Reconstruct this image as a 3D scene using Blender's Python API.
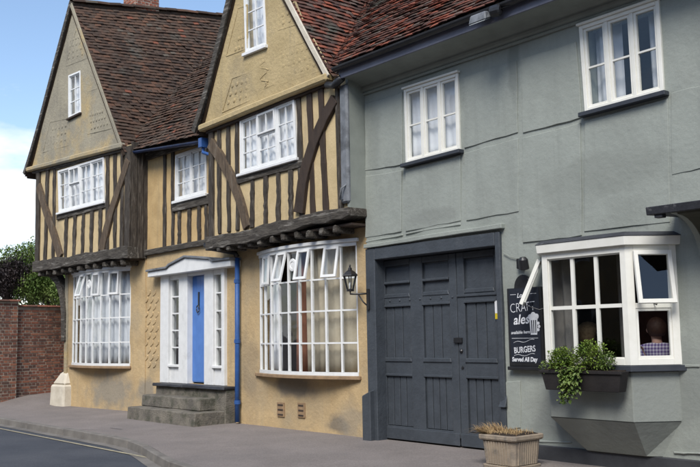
import bpy, math, random
from mathutils import Vector, Matrix, noise
from mathutils.geometry import delaunay_2d_cdt
random.seed(7)
SC = bpy.context.scene
COL = SC.collection
for o in list(bpy.data.objects): bpy.data.objects.remove(o)

# ------------------------------------------------------------------ camera
F, CX, CY, D, HC = 900.0, 350.0, 233.5, 9.0, 1.528     # focal length in photo pixels, camera distance to the grey front, eye height
CAMR = Matrix(((0.63704239, 0.09895392, 0.76445086),
               (0.77063375, -0.05945157, -0.63449912),
               (-0.01733837, 0.99331447, -0.1141304)))
CAMP = Vector((0, -D, HC))
cd = bpy.data.cameras.new('camera'); cam = bpy.data.objects.new('camera', cd); COL.objects.link(cam)
cd.sensor_width = 36; cd.lens = F / 700 * 36; cd.clip_start = 0.1; cd.clip_end = 3000
cam.matrix_world = Matrix.Translation(CAMP) @ CAMR.to_4x4()
SC.camera = cam

# ------------------------------------------------------------------ sky, sun, exposure
SUN_EL, SUN_AZ = math.radians(46), math.radians(146)     # azimuth clockwise from +Y
sdir = Vector((math.sin(SUN_AZ) * math.cos(SUN_EL), math.cos(SUN_AZ) * math.cos(SUN_EL), math.sin(SUN_EL)))
W = bpy.data.worlds.new('World'); SC.world = W; W.use_nodes = True
nt = W.node_tree; nt.nodes.clear(); N = nt.nodes.new; L = nt.links.new
out = N('ShaderNodeOutputWorld'); bg = N('ShaderNodeBackground'); bg.inputs['Strength'].default_value = 0.12
sky = N('ShaderNodeTexSky'); sky.sky_type = 'NISHITA'; sky.sun_disc = False
sky.sun_elevation = SUN_EL; sky.sun_rotation = SUN_AZ; sky.air_density = 1.0; sky.dust_density = 0.6; sky.ozone_density = 1.2
tc = N('ShaderNodeTexCoord'); mp = N('ShaderNodeMapping'); mp.inputs['Scale'].default_value = (1, 1, 0); mp.inputs['Location'].default_value = (3.1, 0.35, 0.2)
n1 = N('ShaderNodeTexNoise'); n1.inputs['Scale'].default_value = 1.1; n1.inputs['Detail'].default_value = 9; n1.inputs['Roughness'].default_value = 0.55
rp = N('ShaderNodeValToRGB'); rp.color_ramp.elements[0].position = 0.52; rp.color_ramp.elements[1].position = 0.66
mx = N('ShaderNodeMix'); mx.data_type = 'RGBA'; mx.inputs['B'].default_value = (6.0, 6.1, 6.3, 1)
sx = N('ShaderNodeSeparateXYZ'); L(tc.outputs['Generated'], sx.inputs[0])
za = N('ShaderNodeMath'); za.operation = 'ADD'; za.inputs[1].default_value = 0.16; L(sx.outputs['Z'], za.inputs[0])
zm = N('ShaderNodeMath'); zm.operation = 'MAXIMUM'; zm.inputs[1].default_value = 0.05; L(za.outputs[0], zm.inputs[0])
dv = N('ShaderNodeVectorMath'); dv.operation = 'DIVIDE'; cz = N('ShaderNodeCombineXYZ')
for k in ('X', 'Y', 'Z'): L(zm.outputs[0], cz.inputs[k])
L(tc.outputs['Generated'], dv.inputs[0]); L(cz.outputs[0], dv.inputs[1]); L(dv.outputs[0], mp.inputs['Vector']); L(mp.outputs[0], n1.inputs['Vector'])
hb = N('ShaderNodeMapRange'); hb.inputs['From Min'].default_value = 0.30; hb.inputs['From Max'].default_value = 0.12; hb.inputs['To Min'].default_value = -0.04; hb.inputs['To Max'].default_value = 0.13; L(sx.outputs['Z'], hb.inputs['Value'])
hs_ = N('ShaderNodeMath'); hs_.operation = 'ADD'; L(n1.outputs['Fac'], hs_.inputs[0]); L(hb.outputs[0], hs_.inputs[1]); L(hs_.outputs[0], rp.inputs[0])
L(rp.outputs[0], mx.inputs['Factor']); L(sky.outputs[0], mx.inputs['A']); L(mx.outputs['Result'], bg.inputs[0]); L(bg.outputs[0], out.inputs[0])
sl = bpy.data.lights.new('sun', 'SUN'); sl.energy = 2.3; sl.angle = math.radians(26); sl.color = (1, 0.96, 0.9)
sun = bpy.data.objects.new('sun', sl); COL.objects.link(sun); sun.location = (0, 0, 30)
sun.rotation_euler = sdir.to_track_quat('Z', 'Y').to_euler()
vs = SC.view_settings; vs.view_transform = 'Standard'; vs.look = 'None'; vs.gamma = 1; vs.use_curve_mapping = False; vs.exposure = 0.80
SC.render.engine = 'CYCLES'; SC.cycles.max_bounces = 8; SC.cycles.transparent_max_bounces = 24

# ------------------------------------------------------------------ geometry helpers
def ray(px, py): return CAMR @ Vector(((px - CX) / F, -(py - CY) / F, -1.0))
class Plane:
    """A vertical plane: s runs to the right along it, z is up, n is the offset towards the street."""
    def __init__(self, x, y, deg=0.0):
        a = math.radians(deg); self.o = Vector((x, y, 0)); self.d = Vector((math.cos(a), math.sin(a), 0)); self.n = Vector((math.sin(a), -math.cos(a), 0))
    def P(self, s, z, n=0.0): return self.o + self.d * s + self.n * n + Vector((0, 0, z))
    def hit(self, px, py, n=0.0):
        r = ray(px, py); q = self.o + self.n * n
        t = (q - CAMP).dot(self.n) / r.dot(self.n); p = CAMP + r * t
        return ((p - self.o).dot(self.d), p.z)
    def hits(self, pts, n=0.0): return [self.hit(a, b, n) for a, b in pts]
    def shift(self, n): 
        p = Plane(0, 0); p.o = self.o + self.n * n; p.d = self.d; p.n = self.n; return p

def new_empty(name, loc, label=None, cat=None, group=None):
    o = bpy.data.objects.new(name, None); COL.objects.link(o); o.location = loc; o.empty_display_size = 0.2
    tag(o, label, cat, group); return o
def tag(o, label=None, cat=None, group=None, kind=None):
    if label: o['label'] = label
    if cat: o['category'] = cat
    if group: o['group'] = group
    if kind: o['kind'] = kind
    return o
ROOTLOC = {}
def root_of(o):
    while o.parent: o = o.parent
    return o
class MB:
    def __init__(self): self.v = []; self.f = []
    def face(self, pts):
        b = len(self.v); self.v += [Vector(p) for p in pts]; self.f.append(tuple(range(b, b + len(pts))))
    def hull(self, ring0, ring1, cap0=True, cap1=True):
        n = len(ring0); b = len(self.v); self.v += [Vector(p) for p in ring0] + [Vector(p) for p in ring1]
        for i in range(n):
            j = (i + 1) % n; self.f.append((b + i, b + j, b + n + j, b + n + i))
        if cap0: self.f.append(tuple(b + i for i in reversed(range(n))))
        if cap1: self.f.append(tuple(b + n + i for i in range(n)))
    def prism(self, pl, pts, n0, n1):
        """polygon pts (s,z), counter-clockwise seen from the street, from depth n0 (back) to n1 (front)"""
        self.hull([pl.P(s, z, n0) for s, z in pts], [pl.P(s, z, n1) for s, z in pts])
    def rect(self, pl, s0, s1, z0, z1, n0, n1): self.prism(pl, [(s0, z0), (s1, z0), (s1, z1), (s0, z1)], n0, n1)
    def box(self, x0, x1, y0, y1, z0, z1):
        self.hull([(x0, y0, z0), (x1, y0, z0), (x1, y1, z0), (x0, y1, z0)], [(x0, y0, z1), (x1, y0, z1), (x1, y1, z1), (x0, y1, z1)])
    def tube(self, path, r, seg=8, r1=None, caps=True):
        path = [Vector(p) for p in path]; rings = []
        for i, p in enumerate(path):
            t = (path[min(i + 1, len(path) - 1)] - path[max(i - 1, 0)]).normalized()
            a = t.cross(Vector((0, 0, 1))) if abs(t.z) < 0.95 else t.cross(Vector((1, 0, 0)))
            a.normalize(); b = t.cross(a)
            rr = r if r1 is None else r + (r1 - r) * i / max(1, len(path) - 1)
            rings.append([p + a * rr * math.cos(2 * math.pi * k / seg) + b * rr * math.sin(2 * math.pi * k / seg) for k in range(seg)])
        b0 = len(self.v)
        for rg in rings: self.v += rg
        for i in range(len(rings) - 1):
            for k in range(seg):
                k2 = (k + 1) % seg
                self.f.append((b0 + i * seg + k, b0 + i * seg + k2, b0 + (i + 1) * seg + k2, b0 + (i + 1) * seg + k))
        if caps:
            self.f.append(tuple(b0 + k for k in reversed(range(seg)))); self.f.append(tuple(b0 + (len(rings) - 1) * seg + k for k in range(seg)))
    def lathe(self, prof, c, seg=16, ax=None):
        """profile (r, h) turned round the vertical through c, or round axis ax"""
        c = Vector(c); q = (Vector(ax).to_track_quat('Z', 'Y').to_matrix() if ax else Matrix.Identity(3)); b0 = len(self.v)
        for r, h in prof:
            for k in range(seg):
                a = 2 * math.pi * (k + 0.5) / seg; self.v.append(c + q @ Vector((r * math.cos(a), r * math.sin(a), h)))
        for i in range(len(prof) - 1):
            for k in range(seg):
                k2 = (k + 1) % seg; self.f.append((b0 + i * seg + k, b0 + i * seg + k2, b0 + (i + 1) * seg + k2, b0 + (i + 1) * seg + k))
        self.f.append(tuple(b0 + k for k in reversed(range(seg)))); self.f.append(tuple(b0 + (len(prof) - 1) * seg + k for k in range(seg)))
    def build(self, name, m, parent=None, bevel=0.0, smooth=False, loc=None):
        if parent is not None: off = root_of(parent).location
        elif loc is not None: off = Vector(loc)
        else:
            xs = [p.x for p in self.v]; ys = [p.y for p in self.v]; off = Vector(((min(xs) + max(xs)) / 2, (min(ys) + max(ys)) / 2, min(p.z for p in self.v)))
        me = bpy.data.meshes.new(name); me.from_pydata([tuple(p - off) for p in self.v], [], self.f); me.update()
        if m: me.materials.append(m)
        o = bpy.data.objects.new(name, me); COL.objects.link(o)
        if parent is not None: o.parent = parent
        else: o.location = off
        if smooth: me.polygons.foreach_set('use_smooth', [True] * len(me.polygons))
        if bevel:
            b = o.modifiers.new('b', 'BEVEL'); b.width = bevel; b.segments = 1; b.limit_method = 'ANGLE'; b.angle_limit = math.radians(40)
        return o
def part(name, m, parent, pl, pts, n0, n1, bevel=0.0):
    b = MB(); b.prism(pl, pts, n0, n1); return b.build(name, m, parent, bevel)
def prect(name, m, parent, pl, s0, s1, z0, z1, n0, n1, bevel=0.0):
    return part(name, m, parent, pl, [(s0, z0), (s1, z0), (s1, z1), (s0, z1)], n0, n1, bevel)
def dist_poly_in(p, poly):
    x, y = p; c = False; j = len(poly) - 1
    for i in range(len(poly)):
        xi, yi = poly[i]; xj, yj = poly[j]
        if (yi > y) != (yj > y) and x < (xj - xi) * (y - yi) / (yj - yi + 1e-12) + xi: c = not c
        j = i
    return c
def sheet(name, m, parent, pl, outer, holes=(), n=0.0, reveal=0.2, step=0.22, amp=0.008, seed=0.0, fr=1.1, rim=True):
    """an uneven plastered wall face with openings, the openings with reveals going back"""
    pts = []; edges = []
    def ringpts(r):
        res = []
        for i in range(len(r)):
            a = Vector(r[i]); b = Vector(r[(i + 1) % len(r)]); k = max(1, int((b - a).length / step))
            for q in range(k): res.append(a + (b - a) * q / k)
        return res
    rings = [ringpts(outer)] + [ringpts(h) for h in holes]
    for r in rings:
        b = len(pts); pts += [Vector((p[0], p[1])) for p in r]; edges += [(b + i, b + (i + 1) % len(r)) for i in range(len(r))]
    nb = len(pts)
    ss = [p[0] for p in outer]; zz = [p[1] for p in outer]; rnd = random.Random(11)
    s = min(ss) + step * .5
    while s < max(ss):
        z = min(zz) + step * .5
        while z < max(zz):
            q = (s + rnd.uniform(-.3, .3) * step, z + rnd.uniform(-.3, .3) * step)
            if dist_poly_in(q, outer) and not any(dist_poly_in(q, h) for h in holes): pts.append(Vector(q))
            z += step
        s += step
    v, e, f, *_ = delaunay_2d_cdt(pts, edges, [], 0, 1e-5)
    b = MB()
    def disp(p):
        w = pl.P(p[0], p[1]); return n + amp * (noise.noise(w * fr + Vector((seed, 0, 0))) + .5 * noise.noise(w * fr * 2.7))
    b.v = [pl.P(p[0], p[1], disp(p)) for p in v]
    for t in f:
        c = (v[t[0]] + v[t[1]] + v[t[2]]) / 3
        if dist_poly_in(c, outer) and not any(dist_poly_in(c, h) for h in holes):
            a2 = (v[t[1]] - v[t[0]]).cross(v[t[2]] - v[t[0]])
            b.f.append(tuple(t) if a2 > 0 else tuple(reversed(t)))
    for r in (rings if rim else rings[1:]):
        for i in range(len(r)):
            p, q = r[i], r[(i + 1) % len(r)]
            b.face([pl.P(p[0], p[1], disp(p)), pl.P(q[0], q[1], disp(q)), pl.P(q[0], q[1], n - reveal), pl.P(p[0], p[1], n - reveal)])
    o = b.build(name, m, parent, smooth=False)
    return o
def member(name, m, parent, pl, pts, w0, w1, n0, n1, seg=7, jit=0.008, seed=0, bevel=0.008):
    """a hewn timber following a (s,z) polyline, uneven along its length"""
    rnd = random.Random(seed * 77 + 5); P = [Vector(p) for p in pts]; res = []
    tot = [0]
    for i in range(len(P) - 1): tot.append(tot[-1] + (P[i + 1] - P[i]).length)
    def at(t):
        d = t * tot[-1]
        for i in range(len(P) - 1):
            if d <= tot[i + 1] + 1e-9: return P[i] + (P[i + 1] - P[i]) * ((d - tot[i]) / max(1e-9, tot[i + 1] - tot[i]))
        return P[-1]
    b = MB(); A = []; jl = jr = 0.0
    for k in range(seg + 1):
        t = k / seg; p = at(t); tg = (at(min(1, t + .03)) - at(max(0, t - .03))).normalized(); nr = Vector((-tg.y, tg.x)); w = (w0 + (w1 - w0) * t) / 2
        jl = jl * .62 + rnd.uniform(-jit, jit) * .72; jr = jr * .62 + rnd.uniform(-jit, jit) * .72; l = p + nr * (w + jl); r = p - nr * (w + jr); nn = n1 + rnd.uniform(-jit, jit) * .5
        A.append((pl.P(l.x, l.y, n0), pl.P(l.x, l.y, nn), pl.P(r.x, r.y, nn), pl.P(r.x, r.y, n0)))
    for k in range(seg): b.hull(A[k], A[k + 1], k == 0, k == seg - 1)
    # weld shared rings
    idx = {}; nv = []; mapi = []
    for p in b.v:
        key = (round(p.x, 5), round(p.y, 5), round(p.z, 5))
        if key not in idx: idx[key] = len(nv); nv.append(p)
        mapi.append(idx[key])
    b.v = nv; b.f = [tuple(mapi[i] for i in f) for f in b.f]
    return b.build(name, m, parent, bevel)

# ------------------------------------------------------------------ materials
def mat(name, c1, c2=None, scale=3.0, rough=0.8, bump=0.25, bscale=45.0, stretch=(1, 1, 1), c3=None, s3=0.6, th=(0.52, 0.68), spec=0.3, metal=0.0, island=None, mid=(0.35, 0.65), bdist=0.01, streak=None, spots=None, speck=(60, .90, 1.07)):
    m = bpy.data.materials.new(name); m.use_nodes = True; t = m.node_tree; N = t.nodes.new; L = t.links.new
    p = t.nodes['Principled BSDF']; p.inputs['Roughness'].default_value = rough; p.inputs['Specular IOR Level'].default_value = spec; p.inputs['Metallic'].default_value = metal
    c2 = c2 or tuple(x * .8 for x in c1)
    tc = N('ShaderNodeTexCoord'); mp = N('ShaderNodeMapping'); mp.inputs['Scale'].default_value = stretch
    gm = N('ShaderNodeNewGeometry')
    L(gm.outputs['Position'], mp.inputs[0])
    n = N('ShaderNodeTexNoise'); n.inputs['Scale'].default_value = scale; n.inputs['Detail'].default_value = 9; n.inputs['Roughness'].default_value = 0.62
    r = N('ShaderNodeMapRange'); r.inputs['From Min'].default_value = mid[0]; r.inputs['From Max'].default_value = mid[1]
    mx = N('ShaderNodeMix'); mx.data_type = 'RGBA'; mx.inputs['A'].default_value = (*c1, 1); mx.inputs['B'].default_value = (*c2, 1)
    L(mp.outputs[0], n.inputs['Vector']); L(n.outputs['Fac'], r.inputs['Value']); L(r.outputs[0], mx.inputs['Factor']); col = mx.outputs['Result']
    if island:
        add = N('ShaderNodeMath'); add.operation = 'ADD'; fr = N('ShaderNodeMath'); fr.operation = 'FRACT'; oi = N('ShaderNodeObjectInfo')
        L(gm.outputs['Random Per Island'], add.inputs[0]); L(oi.outputs['Random'], add.inputs[1]); L(add.outputs[0], fr.inputs[0])
        rp = N('ShaderNodeValToRGB'); rp.color_ramp.interpolation = 'CONSTANT'
        e = rp.color_ramp.elements; e[0].position = 0; e[0].color = (*island[0][1], 1); e[1].position = island[1][0]; e[1].color = (*island[1][1], 1)
        for pos, cc in island[2:]:
            q = e.new(pos); q.color = (*cc, 1)
        L(fr.outputs[0], rp.inputs[0])
        m2 = N('ShaderNodeMix'); m2.data_type = 'RGBA'; m2.inputs['Factor'].default_value = .45
        L(rp.outputs[0], m2.inputs['A']); L(col, m2.inputs['B']); col = m2.outputs['Result']
    if c3:
        n3 = N('ShaderNodeTexNoise'); n3.inputs['Scale'].default_value = s3; n3.inputs['Detail'].default_value = 7; n3.inputs['Roughness'].default_value = .65
        r3 = N('ShaderNodeMapRange'); r3.inputs['From Min'].default_value = th[0]; r3.inputs['From Max'].default_value = th[1]
        m3 = N('ShaderNodeMix'); m3.data_type = 'RGBA'; m3.inputs['B'].default_value = (*c3, 1)
        L(mp.outputs[0], n3.inputs['Vector']); L(n3.outputs['Fac'], r3.inputs['Value']); L(r3.outputs[0], m3.inputs['Factor']); L(col, m3.inputs['A']); col = m3.outputs['Result']
    if streak:
        sm = N('ShaderNodeMapping'); sm.inputs['Scale'].default_value = (2.6, 2.6, .22); L(gm.outputs['Position'], sm.inputs[0])
        ns = N('ShaderNodeTexNoise'); ns.inputs['Scale'].default_value = 1.5; ns.inputs['Detail'].default_value = 8; ns.inputs['Roughness'].default_value = .7; L(sm.outputs[0], ns.inputs['Vector'])
        rs_ = N('ShaderNodeMapRange'); rs_.inputs['From Min'].default_value = .52; rs_.inputs['From Max'].default_value = .78; rs_.inputs['To Max'].default_value = streak[1]; L(ns.outputs['Fac'], rs_.inputs['Value'])
        m4 = N('ShaderNodeMix'); m4.data_type = 'RGBA'; m4.inputs['B'].default_value = (*streak[0], 1); L(rs_.outputs[0], m4.inputs['Factor']); L(col, m4.inputs['A']); col = m4.outputs['Result']
        n5 = N('ShaderNodeTexNoise'); n5.inputs['Scale'].default_value = speck[0]; n5.inputs['Detail'].default_value = 6; L(gm.outputs['Position'], n5.inputs['Vector'])
        r5 = N('ShaderNodeMapRange'); r5.inputs['From Min'].default_value = .3; r5.inputs['From Max'].default_value = .7; r5.inputs['To Min'].default_value = speck[1]; r5.inputs['To Max'].default_value = speck[2]; L(n5.outputs['Fac'], r5.inputs['Value'])
        m5 = N('ShaderNodeVectorMath'); m5.operation = 'SCALE'; L(col, m5.inputs[0]); L(r5.outputs[0], m5.inputs['Scale']); col = m5.outputs[0]
    for (c0, rad, cc, k_) in (spots or []):
        vs1 = N('ShaderNodeVectorMath'); vs1.operation = 'SUBTRACT'; vs1.inputs[1].default_value = c0; L(gm.outputs['Position'], vs1.inputs[0])
        vs2 = N('ShaderNodeVectorMath'); vs2.operation = 'DIVIDE'; vs2.inputs[1].default_value = rad; L(vs1.outputs[0], vs2.inputs[0])
        vl = N('ShaderNodeVectorMath'); vl.operation = 'LENGTH'; L(vs2.outputs[0], vl.inputs[0])
        nn_ = N('ShaderNodeTexNoise'); nn_.inputs['Scale'].default_value = 3.2; nn_.inputs['Detail'].default_value = 7; L(gm.outputs['Position'], nn_.inputs['Vector'])
        sb = N('ShaderNodeMath'); sb.operation = 'MULTIPLY_ADD'; sb.inputs[1].default_value = 1.7; L(nn_.outputs['Fac'], sb.inputs[0]); L(vl.outputs['Value'], sb.inputs[2])
        r6 = N('ShaderNodeMapRange'); r6.inputs['From Min'].default_value = 2.05; r6.inputs['From Max'].default_value = 1.45; r6.inputs['To Max'].default_value = k_; L(sb.outputs[0], r6.inputs['Value'])
        m6 = N('ShaderNodeMix'); m6.data_type = 'RGBA'; m6.inputs['B'].default_value = (*cc, 1); L(r6.outputs[0], m6.inputs['Factor']); L(col, m6.inputs['A']); col = m6.outputs['Result']
    L(col, p.inputs['Base Color'])
    if bump:
        nb = N('ShaderNodeTexNoise'); nb.inputs['Scale'].default_value = bscale; nb.inputs['Detail'].default_value = 8; nb.inputs['Roughness'].default_value = .6
        bp = N('ShaderNodeBump'); bp.inputs['Strength'].default_value = bump; bp.inputs['Distance'].default_value = bdist
        L(mp.outputs[0], nb.inputs['Vector']); L(nb.outputs['Fac'], bp.inputs['Height']); L(bp.outputs[0], p.inputs['Normal'])
    return m
M = {}
M['grey_render'] = mat('grey_render', (.30, .322, .288), (.268, .288, .258), 1.6, .6, .5, 14, c3=(.225, .24, .215), s3=.9, th=(.5, .75), bdist=.014, streak=((.19, .203, .182), .55), speck=(70, .95, 1.035), spots=[((-7.42, 0, 5.0), (.10, 2, .55), (.15, .165, .15), .6), ((-9.0, 0, 3.2), (.5, 2, .12), (.20, .21, .19), .5), ((-6.1, 0, 3.4), (.9, 2, .25), (.215, .23, .205), .6), ((-6.9, 0, .55), (.5, 2, .35), (.19, .20, .185), .6), ((-10.2, 0, 4.6), (.15, 2, .7), (.20, .215, .195), .5), ((-5.6, 0, .85), (.9, 2, .55), (.17, .182, .17), .55)])
M['grey_trim'] = mat('grey_trim', (.25, .27, .24), (.215, .232, .207), 4, .55, .2, 40)
M['gate_paint'] = mat('gate_paint', (.058, .067, .078), (.046, .053, .062), 5, .5, .6, 22, c3=(.075, .082, .092), s3=3.5, th=(.58, .75))
M['plinth_paint'] = mat('plinth_paint', (.05, .052, .057), (.035, .036, .04), 4, .6, .3, 30)
M['sill_paint'] = mat('sill_paint', (.045, .05, .06), (.035, .04, .05), 6, .5, .2, 40)
M['fascia_paint'] = mat('fascia_paint', (.17, .175, .215), (.13, .135, .17), 3, .55, .15, 40)
M['white_paint'] = mat('white_paint', (.74, .745, .73), (.66, .665, .65), 6, .45, .12, 50, c3=(.55, .55, .52), s3=3, th=(.6, .8))
M['cream_paint'] = mat('cream_paint', (.76, .75, .69), (.70, .69, .62), 5, .45, .12, 50)
M['ochre_wall'] = mat('ochre_wall', (.47, .345, .195), (.37, .265, .145), 2.2, .9, .8, 14, c3=(.29, .235, .165), s3=.75, th=(.5, .7), bdist=.02, streak=((.22, .185, .135), .75))
M['cement'] = mat('grey_cement_patch', (.27, .235, .185), (.20, .175, .14), 4, .95, .7, 25, bdist=.015)
M['damp'] = mat('damp_plaster', (.20, .165, .12), (.28, .22, .145), 5, .95, .7, 25, bdist=.015)
M['ochre_panel'] = mat('ochre_panel', (.55, .39, .19), (.45, .31, .145), 3.0, .9, .6, 20, c3=(.36, .265, .15), s3=1.2, th=(.55, .72), streak=((.27, .21, .13), .6))
M['pale_panel'] = mat('pale_panel', (.58, .45, .255), (.48, .37, .20), 3.0, .9, .6, 20, c3=(.38, .30, .185), s3=1.2, th=(.55, .72), streak=((.28, .23, .155), .6))
M['gable_b'] = mat('gable_plaster', (.47, .365, .195), (.39, .30, .155), 2.0, .9, .8, 16, c3=(.29, .24, .155), s3=.8, th=(.52, .72), bdist=.02, streak=((.24, .20, .14), .7))
M['gable_a'] = mat('gable_plaster_weathered', (.33, .295, .215), (.25, .225, .17), 1.6, .9, .8, 16, c3=(.42, .32, .165), s3=.55, th=(.52, .64), bdist=.02, streak=((.17, .155, .125), .7))
M['oak_v'] = mat('weathered_oak', (.034, .027, .022), (.105, .088, .070), 5, .9, 1.0, 18, (8, 8, .8), c3=(.23, .205, .17), s3=2.2, th=(.56, .70), bdist=.03)
M['oak_h'] = mat('weathered_oak_beam', (.042, .036, .030), (.13, .115, .095), 5, .9, 1.0, 18, (.8, 8, 8), c3=(.30, .28, .245), s3=2.2, th=(.54, .68), bdist=.03)
M['oak_brace'] = mat('brown_oak_brace', (.165, .120, .080), (.085, .062, .043), 4, .9, 1.0, 18, (6, 6, 1.2), c3=(.24, .195, .145), s3=2, th=(.55, .7), bdist=.03)
M['oak_dark'] = mat('dark_stained_oak', (.035, .024, .018), (.055, .037, .026), 3, .75, .7, 25, (4, 4, 1.2))
M['tile'] = mat('clay_tile', (.080, .050, .034), (.038, .026, .019), 1.3, .9, .6, 40, c3=(.085, .078, .062), s3=1.1, th=(.56, .72),
                island=[(0, (.095, .055, .036)), (.22, (.058, .036, .026)), (.45, (.12, .066, .042)), (.62, (.082, .058, .043)), (.78, (.046, .032, .025)), (.90, (.16, .078, .046)), (.965, (.29, .09, .05)), (.985, (.13, .115, .09))])
M['tile_red'] = mat('red_clay_tile', (.13, .052, .035), (.05, .032, .026), 1.6, .9, .6, 40, c3=(.075, .07, .055), s3=1.3, th=(.54, .68),
                island=[(0, (.15, .060, .040)), (.2, (.07, .042, .034)), (.36, (.27, .075, .042)), (.56, (.11, .058, .044)), (.70, (.045, .034, .030)), (.80, (.34, .095, .05)), (.92, (.13, .11, .09))])
M['brick'] = mat('red_brick', (.30, .125, .08), (.17, .08, .058), 2.0, .9, .6, 40, c3=(.075, .06, .05), s3=.9, th=(.52, .72),
                island=[(0, (.30, .115, .075)), (.2, (.21, .09, .062)), (.4, (.42, .18, .105)), (.58, (.14, .07, .055)), (.72, (.30, .15, .10)), (.86, (.085, .06, .052))])
M['mortar'] = mat('mortar', (.50, .43, .34), (.30, .26, .21), 8, .95, .4, 60)
M['chimney_brick'] = mat('chimney_brick', (.27, .085, .05), (.18, .065, .042), 2, .9, .5, 40, island=[(0, (.28, .09, .055)), (.3, (.20, .07, .045)), (.55, (.32, .12, .075)), (.8, (.14, .065, .05))])
M['pavement'] = mat('pavement_tarmac', (.225, .198, .183), (.185, .163, .150), 1.2, .92, 1.0, 70, c3=(.165, .148, .14), s3=.45, th=(.5, .72), bdist=.008, streak=((.15, .132, .122), .5), speck=(45, .80, 1.15))
M['road'] = mat('road_tarmac', (.062, .068, .080), (.050, .055, .066), 2, .85, .9, 160, c3=(.078, .082, .092), s3=.35, th=(.5, .7), bdist=.004, streak=((.045, .05, .06), .4), speck=(50, .75, 1.2))
M['kerb'] = mat('kerb_concrete', (.20, .185, .165), (.13, .12, .108), 3, .9, .6, 50)
M['line'] = mat('worn_line_paint', (.42, .37, .24), (.24, .22, .17), 9, .8, .3, 90)
M['stone'] = mat('mossy_stone', (.20, .18, .145), (.11, .10, .085), 5, .95, .9, 35, c3=(.075, .075, .055), s3=4, th=(.5, .66), bdist=.02)
M['stone_pale'] = mat('pale_stone', (.60, .55, .45), (.48, .43, .34), 5, .9, .6, 35)
M['terracotta'] = mat('planter_stone', (.33, .27, .20), (.24, .195, .15), 6, .9, .7, 50, c3=(.17, .15, .125), s3=5, th=(.52, .68))
M['blue_paint'] = mat('blue_door_paint', (.085, .205, .52), (.07, .175, .46), 4, .4, .15, 30)
M['pipe_blue'] = mat('blue_pipe_paint', (.035, .10, .30), (.025, .075, .22), 6, .4, .2, 40)
M['gutter_blue'] = mat('dark_blue_gutter_paint', (.018, .035, .10), (.012, .02, .05), 6, .45, .2, 40)
M['black_metal'] = mat('black_metal', (.018, .018, .02), (.012, .012, .013), 6, .4, .2, 60, spec=.5)
M['grey_metal'] = mat('grey_lead', (.20, .21, .225), (.13, .14, .15), 5, .55, .3, 40, c3=(.08, .085, .09), s3=3, th=(.5, .65))
M['lead_dark'] = mat('dark_lead', (.055, .058, .065), (.035, .037, .042), 5, .6, .4, 40, c3=(.11, .115, .12), s3=6, th=(.58, .7))
M['slate'] = mat('dark_slate', (.035, .036, .042), (.022, .023, .027), 8, .5, .5, 40, c3=(.12, .12, .125), s3=9, th=(.6, .7))
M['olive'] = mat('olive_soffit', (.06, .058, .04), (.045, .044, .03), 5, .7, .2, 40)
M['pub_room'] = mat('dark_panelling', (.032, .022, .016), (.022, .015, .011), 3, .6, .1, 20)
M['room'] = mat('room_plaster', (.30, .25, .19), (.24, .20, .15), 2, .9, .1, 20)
M['room_floor'] = mat('room_boards', (.10, .065, .04), (.07, .045, .03), 3, .7, .2, 20)
M['board'] = mat('chalkboard', (.014, .017, .026), (.02, .023, .032), 5, .55, .1, 30)
M['chalk'] = mat('chalk_white', (.72, .73, .75), (.6, .61, .63), 20, .9, .1, 60)
M['box_wood'] = mat('black_trough', (.016, .014, .014), (.026, .023, .022), 5, .6, .3, 40)
M['soil'] = mat('soil', (.04, .028, .02), (.025, .018, .013), 20, .95, .8, 60)
M['leaf_a'] = mat('leaf_green', (.17, .24, .03), (.085, .15, .02), 6, .55, 0, c3=(.17, .21, .045), s3=9, th=(.55, .68))
M['leaf_b'] = mat('leaf_ivy', (.14, .20, .045), (.07, .12, .025), 7, .5, 0, c3=(.20, .22, .07), s3=10, th=(.52, .66))
M['leaf_tree'] = mat('leaf_tree', (.15, .215, .05), (.085, .14, .03), 2, .6, 0, c3=(.16, .20, .055), s3=1.5, th=(.5, .65))
M['leaf_dark'] = mat('leaf_copper', (.038, .026, .024), (.022, .018, .017), 2, .6, 0, c3=(.055, .034, .03), s3=2, th=(.5, .65))
M['bark'] = mat('bark', (.06, .045, .035), (.04, .03, .025), 6, .95, .8, 20)
M['straw'] = mat('dry_grass', (.42, .30, .15), (.30, .20, .10), 12, .9, 0, c3=(.20, .115, .06), s3=8, th=(.5, .65))
M['curtain'] = mat('net_curtain', (.74, .75, .78), (.66, .67, .71), 4, .9, 0)
M['bow_net'] = mat('grey_net_curtain', (.60, .615, .645), (.52, .535, .565), 4, .9, 0)
M['curtain_cream'] = mat('cream_curtain', (.50, .44, .34), (.42, .36, .27), 4, .9, 0)
M['curtain_grey'] = mat('grey_drape', (.16, .15, .14), (.11, .105, .10), 4, .9, 0)
M['terracotta_drape'] = mat('terracotta_drape', (.30, .13, .08), (.22, .10, .06), 4, .9, 0)
M['skin'] = mat('skin', (.55, .33, .25), (.50, .29, .22), 8, .55, 0)
M['hair_red'] = mat('hair_auburn', (.040, .017, .010), (.025, .011, .007), 30, .6, .6, 80)
M['hair_fair'] = mat('hair_fair', (.30, .20, .105), (.19, .12, .06), 30, .6, .6, 80)
M['trouser'] = mat('trouser', (.03, .032, .045), (.02, .022, .03), 10, .85, .2, 80)
M['jumper'] = mat('jumper', (.10, .07, .05), (.07, .05, .035), 10, .9, .2, 80)
M['wood_stool'] = mat('stool_wood', (.12, .07, .04), (.08, .045, .025), 6, .5, .2, 30, (1, 1, .2))
M['airbrick'] = mat('air_brick', (.33, .22, .125), (.22, .15, .09), 8, .9, .4, 50)
M['sticker_w'] = mat('sticker_white', (.75, .75, .75), None, 5, .4, 0); M['sticker_y'] = mat('sticker_yellow', (.65, .50, .03), None, 5, .4, 0)
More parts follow.
